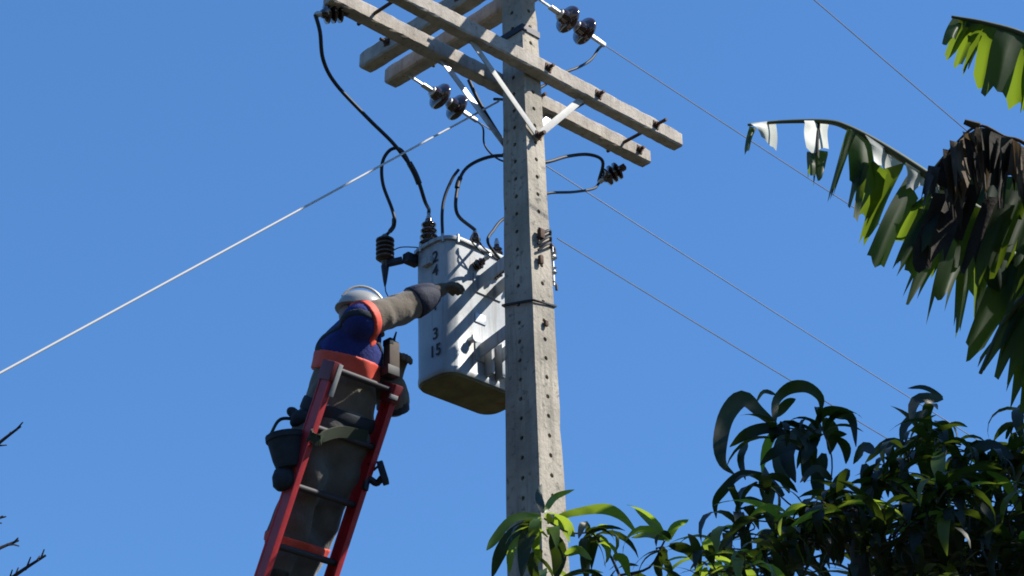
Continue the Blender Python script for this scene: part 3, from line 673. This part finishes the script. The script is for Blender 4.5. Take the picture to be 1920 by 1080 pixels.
DRY = mat('dry banana leaf', (0.11,0.075,0.045), .85, var=.7, scale=12, trans=(0.3,0.2,0.1), tw=.15, rand=.35, bump=.3)
def leaf_ribbon(m, C, w, side, fold=.25, lobes=None):
    """blade along the curve C (list of points); side(i) gives the width direction"""
    n = len(C)-1; v, f = [], []
    for i, p in enumerate(C):
        s = i/n; ww = w*.5*(math.sin(math.pi*min(1, s*.94+.05))**.75)*(1-.25*s) if lobes is None else w*.5*lobes(s)
        t = (C[min(i+1, n)]-C[max(i-1, 0)]).normalized(); x = side(i); x = (x-t*x.dot(t)); x = x.normalized() if x.length > 1e-5 else t.orthogonal().normalized()
        nn = t.cross(x)
        v += [p-x*ww+nn*ww*fold, p, p+x*ww+nn*ww*fold]
    for i in range(n): f += [(i*3, i*3+1, i*3+4, i*3+3), (i*3+1, i*3+2, i*3+5, i*3+4)]
    return m.add(v, f)
def arc_leaf(rr, L, w, up, drop, twist):
    """leaf in its own frame: leaves the stem along +x, bends down"""
    C = [V(0,0,0)]; n = 7; an = up
    for i in range(n):
        C.append(C[-1]+V(math.cos(an), math.sin(i*.9)*.04*rr.uniform(-1,1), math.sin(an))*L/n); an -= drop/n*(1.5-.1*i)
    m = MB(); ph = rr.uniform(0, 6)
    leaf_ribbon(m, C, w, lambda i: V(0, math.cos(twist*i/n), math.sin(twist*i/n)), .22+.1*math.sin(ph)); return m
VAR = []
for k in range(9):
    rr = random.Random(40+k); mb = arc_leaf(rr, 1.0, rr.uniform(.17,.25), rr.uniform(.1,1.0), rr.uniform(.9,2.6), rr.uniform(-.9,.9))
    o = mb.build('leaf', LEAF, angle=80); VAR.append((o.data, mb)); bpy.data.objects.remove(o)
    d2 = VAR[-1][0].copy(); d2.materials[0] = LEAFY; VAR[-1] += (d2,)
def frame(p, az, tilt, sc): return Matrix.Translation(p) @ Matrix.Rotation(az, 4, 'Z') @ Matrix.Rotation(tilt, 4, 'Y') @ Matrix.Diagonal((sc, sc, sc, 1))
def put_leaves(root, specs, limit, young=0.0, rr=rnd):
    org = ORG[root]; specs = sorted(specs, key=lambda q: -q[3]/((q[0]-CAM).length))
    st = MB()
    for i, (p, az, ti, sc, k) in enumerate(specs):
        M_ = frame(p-org, az, ti, sc)
        if i < limit:
            o = bpy.data.objects.new('leaf', VAR[k][2 if rr.random() < young else 0]); COL.objects.link(o); o.parent = root; o.matrix_local = M_
        else:
            mb = VAR[k][1]; st.add([frame(p, az, ti, sc) @ q for q in mb.v], mb.f)
    if st.v: tag(st.build('foliage', LEAF, root, angle=80), kind='stuff')
def grow(root, base_pts, base_r, tips, mt, rr, twig=.004, seg=6, name='branch', per=9):
    """trunk along base_pts, then each tip joined to the nearest grown node (curved, thinning)"""
    tr_ = spline(base_pts, 5); MB().tube(tr_, [base_r[0]+(base_r[1]-base_r[0])*i/(len(tr_)-1) for i in range(len(tr_))], 9).build('trunk', mt, root)
    nodes = [(p, base_r[1]*.8) for p in tr_[len(tr_)//2:]]
    for i, tpt in enumerate(sorted(tips, key=lambda q: (q-tr_[-1]).length)):
        q, r0 = min(nodes, key=lambda nd: (nd[0]-tpt).length + max(0, nd[0].z-tpt.z)*.6)
        mid = q.lerp(tpt, .5)+V(rr.uniform(-.04,.04), rr.uniform(-.04,.04), -.05*(q-tpt).length+rr.uniform(-.02,.02))
        C = spline([q, mid, tpt], 4); r1 = max(twig*.6, min(r0*.6, .010)); ra = min(r0*.85, twig*2.2+.02*(q-tpt).length)
        MB().tube(C, [ra+(r1-ra)*k/(len(C)-1) for k in range(len(C))], 6).build(name, mt, root); nodes += [(C[k], ra+(r1-ra)*k/(len(C)-1)) for k in range(2, len(C))]
def px_leaf(root, pts, Y, w, m=LEAF, dy=0.0, tilt=.0):
    """one large leaf of its own; w in metres"""
    n = len(pts); P = [at(x, y, Y+dy*i/(n-1)) for i, (x, y) in enumerate(pts)]; C = spline(P, 4)
    view = (P[0]-CAM).normalized(); mb = MB(); N = len(C)-1
    def side(i):
        t = (C[min(i+1,N)]-C[max(i-1,0)]).normalized(); x = t.cross(view).normalized(); x.rotate(Quaternion(t, tilt+.5*math.sin(i*.35))); return x
    leaf_ribbon(mb, C, w, side, .18); return mb.build('leaf', m, root, angle=80)

# --- dark tree with long drooping leaves (right)
rr = random.Random(21); YT = -3.45
tb = at(1640, 1080, YT); tb = V(tb.x, tb.y, 0)
mango = thing('leafy_tree', tb, 'dark tree with long drooping leaves filling the lower right below the banana plant', 'tree')
HAND = [  # pixel curve, width(px), depth offset, tilt
 ([(1455,798),(1422,772),(1392,748),(1362,778),(1350,828),(1356,868),(1378,890)], 36, 0, .1),
 ([(1452,792),(1454,752),(1478,728),(1512,726),(1538,746),(1540,774)], 27, .05, .2),
 ([(1454,740),(1432,735),(1417,756)], 12, .0, .3), ([(1453,782),(1474,757),(1492,748)], 24, .1, .1),
 ([(1528,800),(1545,772),(1572,773),(1597,787),(1605,838)], 27, .0, .2), ([(1472,812),(1440,804),(1400,814),(1368,838)], 28, -.05, .1),
 ([(1428,888),(1388,890),(1358,918),(1341,942),(1343,972)], 20, -.05, .1), ([(1370,902),(1376,922),(1385,938)], 14, 0, 0),
 ([(1500,805),(1518,850),(1508,905)], 42, .1, 0), ([(1466,815),(1466,868),(1480,925)], 42, .15, .1), ([(1530,788),(1522,830),(1505,870)], 40, .1, .1),
 ([(1556,842),(1566,815),(1588,814)], 22, .05, .1), ([(1545,785),(1562,812),(1556,852)], 36, .1, .1), ([(1500,800),(1478,850),(1492,905)], 40, .15, .1), ([(1450,905),(1440,950),(1452,1000)], 30, .1, .2), ([(1545,850),(1535,900),(1545,945)], 36, .1, .1), ([(1590,880),(1570,920),(1580,965)], 34, .1, .2), ([(1620,870),(1630,915),(1620,960)], 36, .1, .1), ([(1640,850),(1620,840),(1600,870)], 26, .05, .1), ([(1570,820),(1588,840),(1586,870)], 22, .05, .1),
 ([(1705,838),(1664,832),(1622,868)], 24, .05, .1), ([(1765,742),(1732,727),(1702,728)], 13, .05, .2), ([(1768,746),(1720,752),(1708,792)], 28, .0, .1),
 ([(1740,770),(1700,795),(1690,835)], 24, .1, .2), ([(1430,940),(1400,935),(1384,955)], 9, 0, .1), ([(1560,900),(1530,880),(1500,905)], 22, .0, .2),
 ([(1470,930),(1440,900),(1430,870)], 22, .1, .1), ([(1520,850),(1490,835),(1450,850),(1425,872)], 26, .1, .1), ([(1400,830),(1390,860),(1398,900)], 20, .1, .2),
 ([(1900,860),(1860,835),(1820,850),(1800,880)], 26, -.1, .2), ([(1880,990),(1850,960),(1825,930)], 20, -.3, .3), ([(1790,900),(1830,890),(1870,925)], 18, -.25, .4)]
for pts, w, dy, ti in HAND: px_leaf(mango, pts, YT+dy, w/640, LEAF, rr.uniform(-.12,.12), ti)
def top(x):
    xs = [1290,1340,1400,1500,1560,1600,1660,1700,1740,1800,1880,1990,2300]; ys = [1030,960,910,885,870,870,840,790,760,775,760,745,760]
    for i in range(len(xs)-1):
        if xs[i] <= x <= xs[i+1]: return ys[i]+(ys[i+1]-ys[i])*(x-xs[i])/(xs[i+1]-xs[i])
    return 1200
tips = [at(1455,800,YT), at(1540,800,YT), at(1432,900,YT-.05)]; holes = [(1560,1075,34),(1850,800,30),(1745,870,18),(1400,1020,14),(1640,1060,16),(1330,1000,16),(1890,1040,20)]
specs = []
while len(tips) < 200:
    x = rr.uniform(1290, 1990) if len(tips) < 170 else rr.uniform(1900, 2300); y = rr.uniform(740, 1140) if len(tips) < 170 else rr.uniform(760, 1400)
    if y < top(x)+(38 if x < 1690 else 16): continue
    if len(tips) < 170 and x < 1640 and math.sin(x*.031+1.3)*math.sin(y*.037+.4)+.35*math.sin(x*.013-y*.021) < rr.uniform(-.95,-.15): continue
    if any((x-a_)**2+(y-b_)**2 < (c_+14)**2 for a_, b_, c_ in holes) and rr.random() < .9: continue
    tips.append(at(x, y, YT+rr.uniform(-.40,.45)))
for tpt in tips:
    n = rr.randint(6, 9); sz = rr.uniform(.65, 1.1); a0 = rr.uniform(0, 6.28)
    for k in range(n):
        specs.append((tpt+V(rr.uniform(-.02,.02),rr.uniform(-.02,.02),rr.uniform(-.05,.01)), a0+k*2.4+rr.uniform(-.4,.4), rr.uniform(-.5,.5), sz*rr.uniform(.12,.22), rr.randrange(9)))
put_leaves(mango, specs, 272, .30, rr)
grow(mango, [tb-Z*.1, tb+V(.03,0,1.2), tb+V(-.04,.02,2.3), at(1615,1075,YT), at(1602,990,YT)], (.065,.013), tips, BARK, rr)

# --- bright young tree in front of the pole foot
rr = random.Random(5); YS = -4.95
sb = at(1120, 1300, YS); sb = V(sb.x, sb.y, 0)
sap = thing('young_tree', sb, 'young tree with bright green drooping leaves in front of the lower pole', 'tree')
H2 = [([(1040,972),(1075,960),(1130,953),(1165,968),(1196,1002)], 24, 1, .3), ([(1020,960),(1040,932),(1077,918)], 17, 1, .2), ([(1018,962),(1010,932),(1016,908)], 20, 0, .2),
 ([(1012,966),(962,974),(928,1012),(912,1032)], 22, 1, .2), ([(1010,976),(965,1000),(937,1040),(922,1084)], 30, 0, .1), ([(1022,968),(1062,982),(1078,1006)], 38, 1, .4),
 ([(1008,985),(988,1015),(978,1085)], 36, 0, .1), ([(1035,1000),(1050,1040),(1042,1088)], 38, 0, .1), ([(1242,1004),(1216,978),(1190,954)], 16, 1, .3), ([(1246,1012),(1216,1003),(1184,1008)], 18, 1, .3),
 ([(1250,1015),(1265,985),(1292,974)], 24, 1, .4), ([(1110,998),(1128,1030),(1136,1064)], 20, 1, 1.1), ([(1105,1000),(1095,985),(1085,1010)], 20, 0, .2), ([(1150,1040),(1170,1050),(1180,1085)], 26, 1, .3),
 ([(1060,1040),(1085,1030),(1110,1050)], 22, 1, .2), ([(1015,1030),(1000,1060),(1012,1100)], 30, 0, .2), ([(985,1000),(960,1035),(955,1075)], 24, 1, .3), ([(1255,1022),(1290,1030),(1310,1062)], 26, 0, .2), ([(1250,1030),(1235,1060),(1240,1090)], 24, 0, .2)]
for pts, w, yg, ti in H2: px_leaf(sap, pts, YS+rr.uniform(-.04,.04), w/870, LEAFY if yg else LEAF, rr.uniform(-.08,.08), ti)
tips = [at(1020,972,YS), at(1246,1014,YS), at(1110,998,YS)]; specs = []
while len(tips) < 34:
    x, y = rr.uniform(985, 1420), rr.uniform(1010, 1300)
    if y < 1075-.20*max(0, x-1130) or (1060 < x < 1230 and y < 1055): continue
    tips.append(at(x, y, YS+rr.uniform(-.22,.22)))
for tpt in tips:
    for k in range(rr.randint(7, 10)):
        specs.append((tpt+V(rr.uniform(-.02,.02),rr.uniform(-.02,.02),rr.uniform(-.04,.01)), rr.uniform(0,6.28), rr.uniform(-.5,.5), rr.uniform(.07,.125), rr.randrange(9)))
put_leaves(sap, specs, 270, .5, rr)
grow(sap, [sb-Z*.1, sb+V(.02,0,1.0), sb+V(-.03,.02,1.9), at(1130,1200,YS), at(1100,1090,YS)], (.035,.012), tips, BARK, rr, .003)

# --- banana plant
rr = random.Random(9); YB = -4.95
b0 = at(2080, 700, YB); b0 = V(b0.x, b0.y, 0)
ban = thing('banana_plant', b0, 'banana plant with torn hanging leaves entering from the right edge of the view', 'banana plant')
crown = V(b0.x, b0.y, at(2080, 480, YB).z)
MB().tube(spline([b0-Z*.1, b0+V(.03,0,1.5), b0+V(0,.02,3.0), crown], 5), [.13-.075*i/15 for i in range(16)], 14).build('stem', mat('banana stem', (.14,.15,.06), .7, var=.5, scale=7, bump=.2), ban)
def banana_leaf(pts, Y, strips, hang, mt=BAN, rib=.011, out=.5, dys=None, two=True):
    """pts: midrib pixels from tip to base; strips: (t0, t1, n, length(m), jitter); hang: final direction"""
    P = [at(x, y, Y+(dys[i] if dys else 0)) for i, (x, y) in enumerate(pts)]; C = spline(P, 8); N = len(C)-1
    def mid(t): x = max(0, min(.9999, t))*N; i = int(x); return C[i].lerp(C[i+1], x-i)
    lam = MB(); g0 = Vector(hang).normalized()
    for (t0, t1, n, L, jit) in strips:
        for sd in ((1, -1) if two else (1,)):
            cut = [0.0]
            while cut[-1] < n: cut.append(cut[-1]+rr.choice((.5,.7,1,1.5,2.1)))
            for k in range(len(cut)-1):
                ta, tb_ = t0+(t1-t0)*cut[k]/cut[-1], t0+(t1-t0)*cut[k+1]/cut[-1]; pa, pb = mid(ta), mid(tb_); tan = (pb-pa).normalized()
                Ln = (L(ta) if callable(L) else L)*rr.uniform(1-jit, 1+jit*.4); side = tan.cross(Z).normalized()*sd
                d0 = (side*out-tan*.45+Z*rr.uniform(.0,.35)*out).normalized(); g = (g0+V(rr.uniform(-.12,.12), rr.uniform(-.15,.15), 0)-tan*.05).normalized()
                p = (pa+pb)/2+side*.004; w = (pb-pa).length; v, f = [], []; segs = 8; NC = 6; tw = rr.uniform(-.35,.35); curl = rr.uniform(-.3,.3)
                jag = [1-.16*abs(j/(NC-1)*2-1)**2.5*rr.uniform(.3,1.6)-rr.random()**2*.22 for j in range(NC)]; jag[0] *= rr.uniform(.6,1); pts = [[p+tan*w*.51*(j/(NC-1)*2-1) for j in range(NC)]]
                for s in range(1, segs+1):
                    u = s/segs; d = d0.lerp(g, min(1, u*1.55)).normalized(); x = (tan-d*tan.dot(d)).normalized(); x.rotate(Quaternion(d, tw*u)); nn = d.cross(x); row = []
                    p = p+d*Ln/segs; ww = w*.5*(1.02-.22*max(0, u-.6))
                    for j in range(NC):
                        a_ = j/(NC-1)*2-1; row.append(p+x*ww*a_+nn*ww*(.20*abs(a_)+curl*u*max(0, a_)+.05*math.sin(j*2.6+k))+d*(jag[j]-1)*Ln*u)
                    pts.append(row)
                for row in pts: v += row
                for s in range(segs):
                    for q in range(NC-1): f.append((s*NC+q, s*NC+q+1, s*NC+NC+q+1, s*NC+NC+q))
                lam.add(v, f)
    o = lam.build('leaf', mt, ban, angle=70)
    MB().tube(C, [rib*(.25+.75*i/N) for i in range(N+1)], 7).build('midrib', BRIB if mt is BAN else DRY, o); return o
def panel(par, TL, TR, BL, BR, Y, dy=-.05, mt=BAN, jag=.12, bow=.02, nr=9, nc=6, name='leaf_strip', sl=0.0):
    """one torn strip of blade: top edge along the midrib, hanging to the bottom edge; dy moves the bottom nearer or farther"""
    m = MB(); v = []; jg = [1-abs(j/(nc-1)*2-1)**3*rr.uniform(.0,.10)-rr.random()**2*jag for j in range(nc)]; ph = rr.uniform(0, 6)
    for i in range(nr):
        for j in range(nc):
            u, w = i/(nr-1)*jg[j], j/(nc-1); e = w+.05*math.sin(5*u+ph)*(u > .05)
            x = (TL[0]*(1-u)+BL[0]*u)*(1-e)+(TR[0]*(1-u)+BR[0]*u)*e; y = (TL[1]*(1-u)+BL[1]*u)*(1-e)+(TR[1]*(1-u)+BR[1]*u)*e
            y -= 10*math.sin(math.pi*u)*.5
            d = dy*(u**1.4)+bow*(2*w-1)**2*u-.003*math.sin(w*9+ph)*min(1, 3*u)+.010*math.sin(3.2*u+ph)+sl*(w-.5)
            v.append(at(x, y, Y+d))
    m.add(v, [(i*nc+j, i*nc+j+1, i*nc+nc+j+1, i*nc+nc+j) for i in range(nr-1) for j in range(nc-1)])
    return m.build(name, mt, par, angle=80)
def rib(pts, Y, r0, r1, mt=BRIB):
    C = spline([at(x, y, Y) for x, y in pts], 6); n = len(C)-1
    return MB().tube(C, [r0+(r1-r0)*i/n for i in range(n+1)], 7).build('leaf', mt, ban)
# torn leaf reaching furthest left: two glare-white scraps near its tip, torn strips, glare painted along the midrib
L1 = rib([(1402,234),(1470,228),(1550,228),(1592,240),(1652,272),(1742,330),(1830,392),(1930,446),(2076,500)], YB, .003, .014)
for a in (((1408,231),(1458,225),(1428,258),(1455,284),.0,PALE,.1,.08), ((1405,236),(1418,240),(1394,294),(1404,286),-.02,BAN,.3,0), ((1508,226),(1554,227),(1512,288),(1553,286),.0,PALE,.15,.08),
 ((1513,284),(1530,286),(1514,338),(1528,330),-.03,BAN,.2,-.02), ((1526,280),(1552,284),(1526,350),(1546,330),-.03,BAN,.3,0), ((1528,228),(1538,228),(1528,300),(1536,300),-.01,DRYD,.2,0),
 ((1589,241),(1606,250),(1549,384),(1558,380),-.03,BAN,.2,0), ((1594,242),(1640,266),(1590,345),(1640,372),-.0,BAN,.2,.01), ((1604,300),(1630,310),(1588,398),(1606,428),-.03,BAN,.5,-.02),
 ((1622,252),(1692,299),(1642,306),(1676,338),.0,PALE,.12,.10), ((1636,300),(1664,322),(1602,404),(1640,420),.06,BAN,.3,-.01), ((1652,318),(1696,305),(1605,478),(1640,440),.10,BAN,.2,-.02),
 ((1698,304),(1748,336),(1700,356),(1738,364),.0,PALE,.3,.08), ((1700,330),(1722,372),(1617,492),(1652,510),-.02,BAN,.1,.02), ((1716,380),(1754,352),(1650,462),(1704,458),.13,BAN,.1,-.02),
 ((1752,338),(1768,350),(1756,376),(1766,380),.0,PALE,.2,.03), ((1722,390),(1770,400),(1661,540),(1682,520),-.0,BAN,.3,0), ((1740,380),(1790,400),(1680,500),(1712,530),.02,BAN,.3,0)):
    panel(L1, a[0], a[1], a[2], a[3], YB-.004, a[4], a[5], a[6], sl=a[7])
# dark hanging strips under it
L3 = rib([(1745,372),(1800,400),(1850,440),(1930,500),(2076,560)], YB+.10, .004, .016)
for a in (((1755,400),(1800,425),(1689,570),(1714,574),-.02), ((1775,425),(1830,440),(1734,622),(1768,592),-.05), ((1800,440),(1842,448),(1786,642),(1797,634),.0), ((1824,445),(1865,450),(1826,604),(1836,616),.02),
 ((1790,410),(1850,440),(1780,520),(1835,540),.03), ((1850,440),(1900,470),(1842,530),(1890,560),.0), ((1872,470),(1940,500),(1800,680),(1826,690),-.04), ((1890,480),(1960,510),(1852,600),(1880,640),.03),
 ((1760,385),(1800,400),(1735,510),(1760,540),.04)):
    panel(L3, a[0], a[1], a[2], a[3], YB+.10, a[4], BAN, .3)
L4 = rib([(1838,700),(1880,610),(1925,556),(2000,520),(2076,560)], YB+.02, .004, .014)
for a in (((1905,560),(1960,530),(1838,712),(1866,704),-.03), ((1900,585),(1975,560),(1852,742),(1902,724),-.06), ((1915,610),(1985,580),(1880,772),(1912,764),-.04), ((1930,600),(2000,560),(1906,790),(1960,800),-.05), ((1860,640),(1890,600),(1828,690),(1850,700),.0)):
    panel(L4, a[0], a[1], a[2], a[3], YB+.02, a[4], BAN, .4)
# the broad shaded blades behind
L5 = rib([(1750,345),(1830,322),(1920,330),(2076,470)], YB+.28, .004, .016)
for k in range(15):
    x = 1752+k*19+rr.uniform(-4,4); y = 345-24*math.sin(min(1,(x-1750)/170)*3.0)+max(0,(x-1920))*.5; L_ = rr.uniform(120,210)+max(0, x-1850)*.9
    panel(L5, (x-14,y), (x+16,y+3), (x-34-L_*.18,y+L_), (x-2-L_*.15,y+L_*rr.uniform(.85,1.05)), YB+.28, rr.uniform(-.06,.05), BAN, .4)
L6 = rib([(1800,330),(1880,318),(1960,350),(2076,450)], YB+.42, .004, .016)
for k in range(12):
    x = 1790+k*24; y = 330+max(0,(x-1900))*.5; L_ = rr.uniform(150,260) if x > 1850 else 160
    panel(L6, (x-18,y), (x+20,y+3), (x-40-L_*.1,y+L_), (x+4-L_*.1,y+L_*rr.uniform(.85,1.05)), YB+.42, rr.uniform(-.05,.05), BAN, .4)
# leaf crossing the upper right corner
L2 = rib([(1784,31),(1850,44),(1925,68),(2000,118),(2060,220),(2082,380)], YB-.30, .003, .014)
for a in (((1786,31),(1815,38),(1764,90),(1790,78),.04), ((1800,36),(1836,44),(1766,114),(1782,112),-.02), ((1814,40),(1848,48),(1784,130),(1800,128),-.07), ((1834,44),(1858,50),(1800,150),(1812,140),-.05), ((1846,46),(1884,58),(1818,166),(1852,168),-.10),
 ((1870,54),(1926,72),(1836,178),(1880,196),.02), ((1900,62),(1950,84),(1872,196),(1914,222),-.12), ((1938,76),(1990,112),(1910,222),(1950,252),-.12), ((1975,100),(2030,160),(1945,252),(2010,300),-.08), ((2020,140),(2062,230),(1990,300),(2050,380),-.05)):
    panel(L2, a[0], a[1], a[2], a[3], YB-.30, .06-a[4]*.7 if a[4] < 0 else -.01, BAN, .25)
# dry collapsed leaf hanging over them
L7 = rib([(1742,326),(1786,276),(1834,236),(1882,256),(1935,280),(2070,420)], YB-.12, .002, .005, DRY)
for a in (((1745,322),(1790,272),(1752,352),(1800,372),.03), ((1770,295),(1815,254),(1772,386),(1812,400),-.02), ((1800,262),(1838,236),(1796,360),(1842,372),-.05), ((1830,238),(1870,252),(1824,380),(1862,352),.05), ((1858,246),(1905,266),(1850,360),(1900,380),.02), ((1892,262),(1945,288),(1880,400),(1950,420),.04), ((1760,310),(1800,290),(1782,420),(1806,440),.05), ((1930,280),(1990,330),(1920,420),(1990,460),.0)):
    panel(L7, a[0], a[1], a[2], a[3], YB-.12, a[4], rr.choice((DRY, DRYD)), .5, bow=rr.uniform(-.05,.06), sl=rr.uniform(-.06,.06))
for k in range(26):
    t = rr.random()*5.2; i = int(min(4, t)); pp = [(1742,326),(1786,276),(1834,236),(1882,256),(1935,280),(2000,340)]; x = pp[i][0]+(pp[i+1][0]-pp[i][0])*(t-i); y = pp[i][1]+(pp[i+1][1]-pp[i][1])*(t-i)
    L_ = rr.uniform(50,150); w_ = rr.uniform(9,26); dx = rr.uniform(-30,25)
    panel(L7, (x-w_/2,y-rr.uniform(-6,8)), (x+w_/2,y+rr.uniform(-4,8)), (x+dx-w_*.3,y+L_), (x+dx+w_*.4,y+L_*rr.uniform(.8,1.1)), YB-.12-rr.uniform(.0,.06), rr.uniform(-.05,.05), rr.choice((DRY, DRYD, DRYD)), .6, bow=rr.uniform(-.06,.06), sl=rr.uniform(-.05,.05))
for k in range(13):
    x = 1765+k*20+rr.uniform(-5,5); y = 350+rr.uniform(-20,40)+max(0, x-1920)*.5; L_ = rr.uniform(100,170)+max(0, x-1840)*.5
    panel(L3, (x-18,y), (x+18,y+4), (x-40-L_*.2,y+L_), (x+4-L_*.2,y+L_*rr.uniform(.8,1.05)), YB-.03-rr.uniform(0,.05), rr.uniform(-.04,.04), rr.choice((BAN, DRYD)), .45, bow=rr.uniform(-.03,.05))
MB().tube([at(1808,228,YB-.12), at(1836,238,YB-.12)], [.006,.010], 6).build('dry_stub', DRY, ban)
# leaves beyond the picture edge
for k, (x, y, dy) in enumerate(((2500,380,-.3),(2420,700,.35),(2250,300,.9),(2300,500,-.8))):
    e = at(x, y, YB+dy); q = crown+V(0,0,.05); mp = q.lerp(e,.5)+Z*.22
    px = []; banana_pts = [e, mp, q]
    def pj_(p):
        c_ = CR.transposed() @ (p-CAM); return (960-FPX*c_.x/c_.z, 540+FPX*c_.y/c_.z), p.y-YB
    pr = [pj_(p) for p in banana_pts]
    banana_leaf([p[0] for p in pr], YB, [(.04,.85,16,.24,.2)], ((e.x-q.x)*.15, 0, -1), out=1.4, dys=[p[1] for p in pr])

# --- tree beyond the right edge that shades the dark tree
rr = random.Random(31); s0 = V(3.6, -3.4, 0)
shade = thing('shade_tree', s0, 'broad dense tree beyond the right edge of the view', 'tree')
MB().tube(spline([s0-Z*.1, s0+V(.1,0,2), s0+V(-.1,.1,4), s0+V(0,0,6.2)], 5), [.20-.15*i/15 for i in range(16)], 10).build('trunk', BARK, shade)
crownm = MB()
for k in range(1150):
    while True:
        q = V(rr.uniform(-1,1), rr.uniform(-1,1), rr.uniform(-1,1))
        if .25 < q.length < 1: break
    p = s0+V(q.x*1.55, q.y*1.05-.05, 6.35+q.z*1.25)
    leafquad(crownm, p, V(rr.uniform(-.6,.6), rr.uniform(-.6,.6), 1).normalized(), rr.uniform(.07,.13), rr)
for k in range(14):
    q = V(rr.uniform(-1,1), rr.uniform(-.8,.8), rr.uniform(-.5,.8)); MB().tube(spline([s0+V(0,0,rr.uniform(4,5.4)), s0+V(q.x*.7,q.y*.5,5.6), s0+V(q.x*1.3,q.y*.9,6.3+q.z)], 4), [.05-.045*i/8 for i in range(9)], 6).build('branch', BARK, shade)
tag(crownm.build('crown', LEAF, shade, smooth=False), kind='stuff')

# --- bare tree at the left edge
rr = random.Random(2); YL = -3.0; l0 = at(-260, 1000, YL); l0 = V(l0.x, l0.y, 0)
bare = thing('bare_tree', l0, 'bare dark twigs of a leafless tree poking in at the lower left edge', 'tree')
tt = [at(39,799,YL), at(6,968,YL-.1), at(35,1013,YL+.1), at(86,1041,YL)]
TW = mat('dark twig bark', (.03,.026,.022), .9, var=.4)
MB().tube(spline([l0-Z*.1, l0+V(.05,0,1.6), at(-230,1100,YL), at(-200,800,YL), at(-190,560,YL)], 5), [.10-.085*i/20 for i in range(21)], 9).build('trunk', TW, bare)
for k, (tp, st) in enumerate(zip(tt, ((-200,960),(-215,1050),(-210,1090),(-200,1200)))):
    q = at(*st, YL); C = spline([q, q.lerp(tp,.5)+Z*(-.04), q.lerp(tp,.8)-Z*.01, tp], 6)
    br = MB().tube(C, [.010-.0065*i/(len(C)-1) for i in range(len(C))], 6).build('branch', TW, bare)
    m = MB()
    for i in range(5, len(C)-1):
        d = (C[i+1]-C[i]).normalized(); s_ = d.orthogonal(); s_.rotate(Quaternion(d, rr.uniform(0,6.28))); m.tube([C[i], C[i]+(s_*.6+d)*rr.uniform(.010,.028)], [.0035,.002], 5)
    tag(m.build('bud', TW, br), kind='stuff')
for k in range(9):
    q = at(-195+rr.uniform(-10,10), rr.uniform(560,900), YL); e = q+V(rr.uniform(-.5,.0), rr.uniform(-.5,.5), rr.uniform(.15,.5)); MB().tube(spline([q, q.lerp(e,.5)-Z*.03, e], 4), [.012-.009*i/8 for i in range(9)], 6).build('branch', TW, bare)

# --- unseen tall trees added behind and left of camera to block sky fill
for k, (x, y, h) in enumerate(((-6.2,-13.2,11.5), (-11.5,-10.5,12.0), (-1.2,-16.5,12.5))):
    rr = random.Random(70+k); b_ = V(x, y, 0); t_ = thing('sky_blocker_tree', b_, ('unseen tree added behind and left of camera to block sky', 'unseen tree added far left of camera to block sky', 'unseen tree added directly behind camera to block sky')[k], 'tree', 'unseen trees added to block sky light')
    MB().tube(spline([b_-Z*.1, b_+V(.1,.1,h*.35), b_+V(-.1,.1,h*.65), b_+V(0,0,h*.92)], 5), [.24-.19*i/15 for i in range(16)], 10).build('trunk', BARK, t_)
    cm = MB()
    for i in range(1900):
        q = V(rr.gauss(0,1), rr.gauss(0,1), rr.gauss(0,1)).normalized()*rr.uniform(.35,1); leafquad(cm, b_+V(q.x*3.0, q.y*2.6, h*.60+q.z*h*.40), V(rr.uniform(-1,1), rr.uniform(-1,1), rr.uniform(.2,1)).normalized(), rr.uniform(.2,.36), rr)
    tag(cm.build('crown', LEAF, t_, smooth=False), kind='stuff')
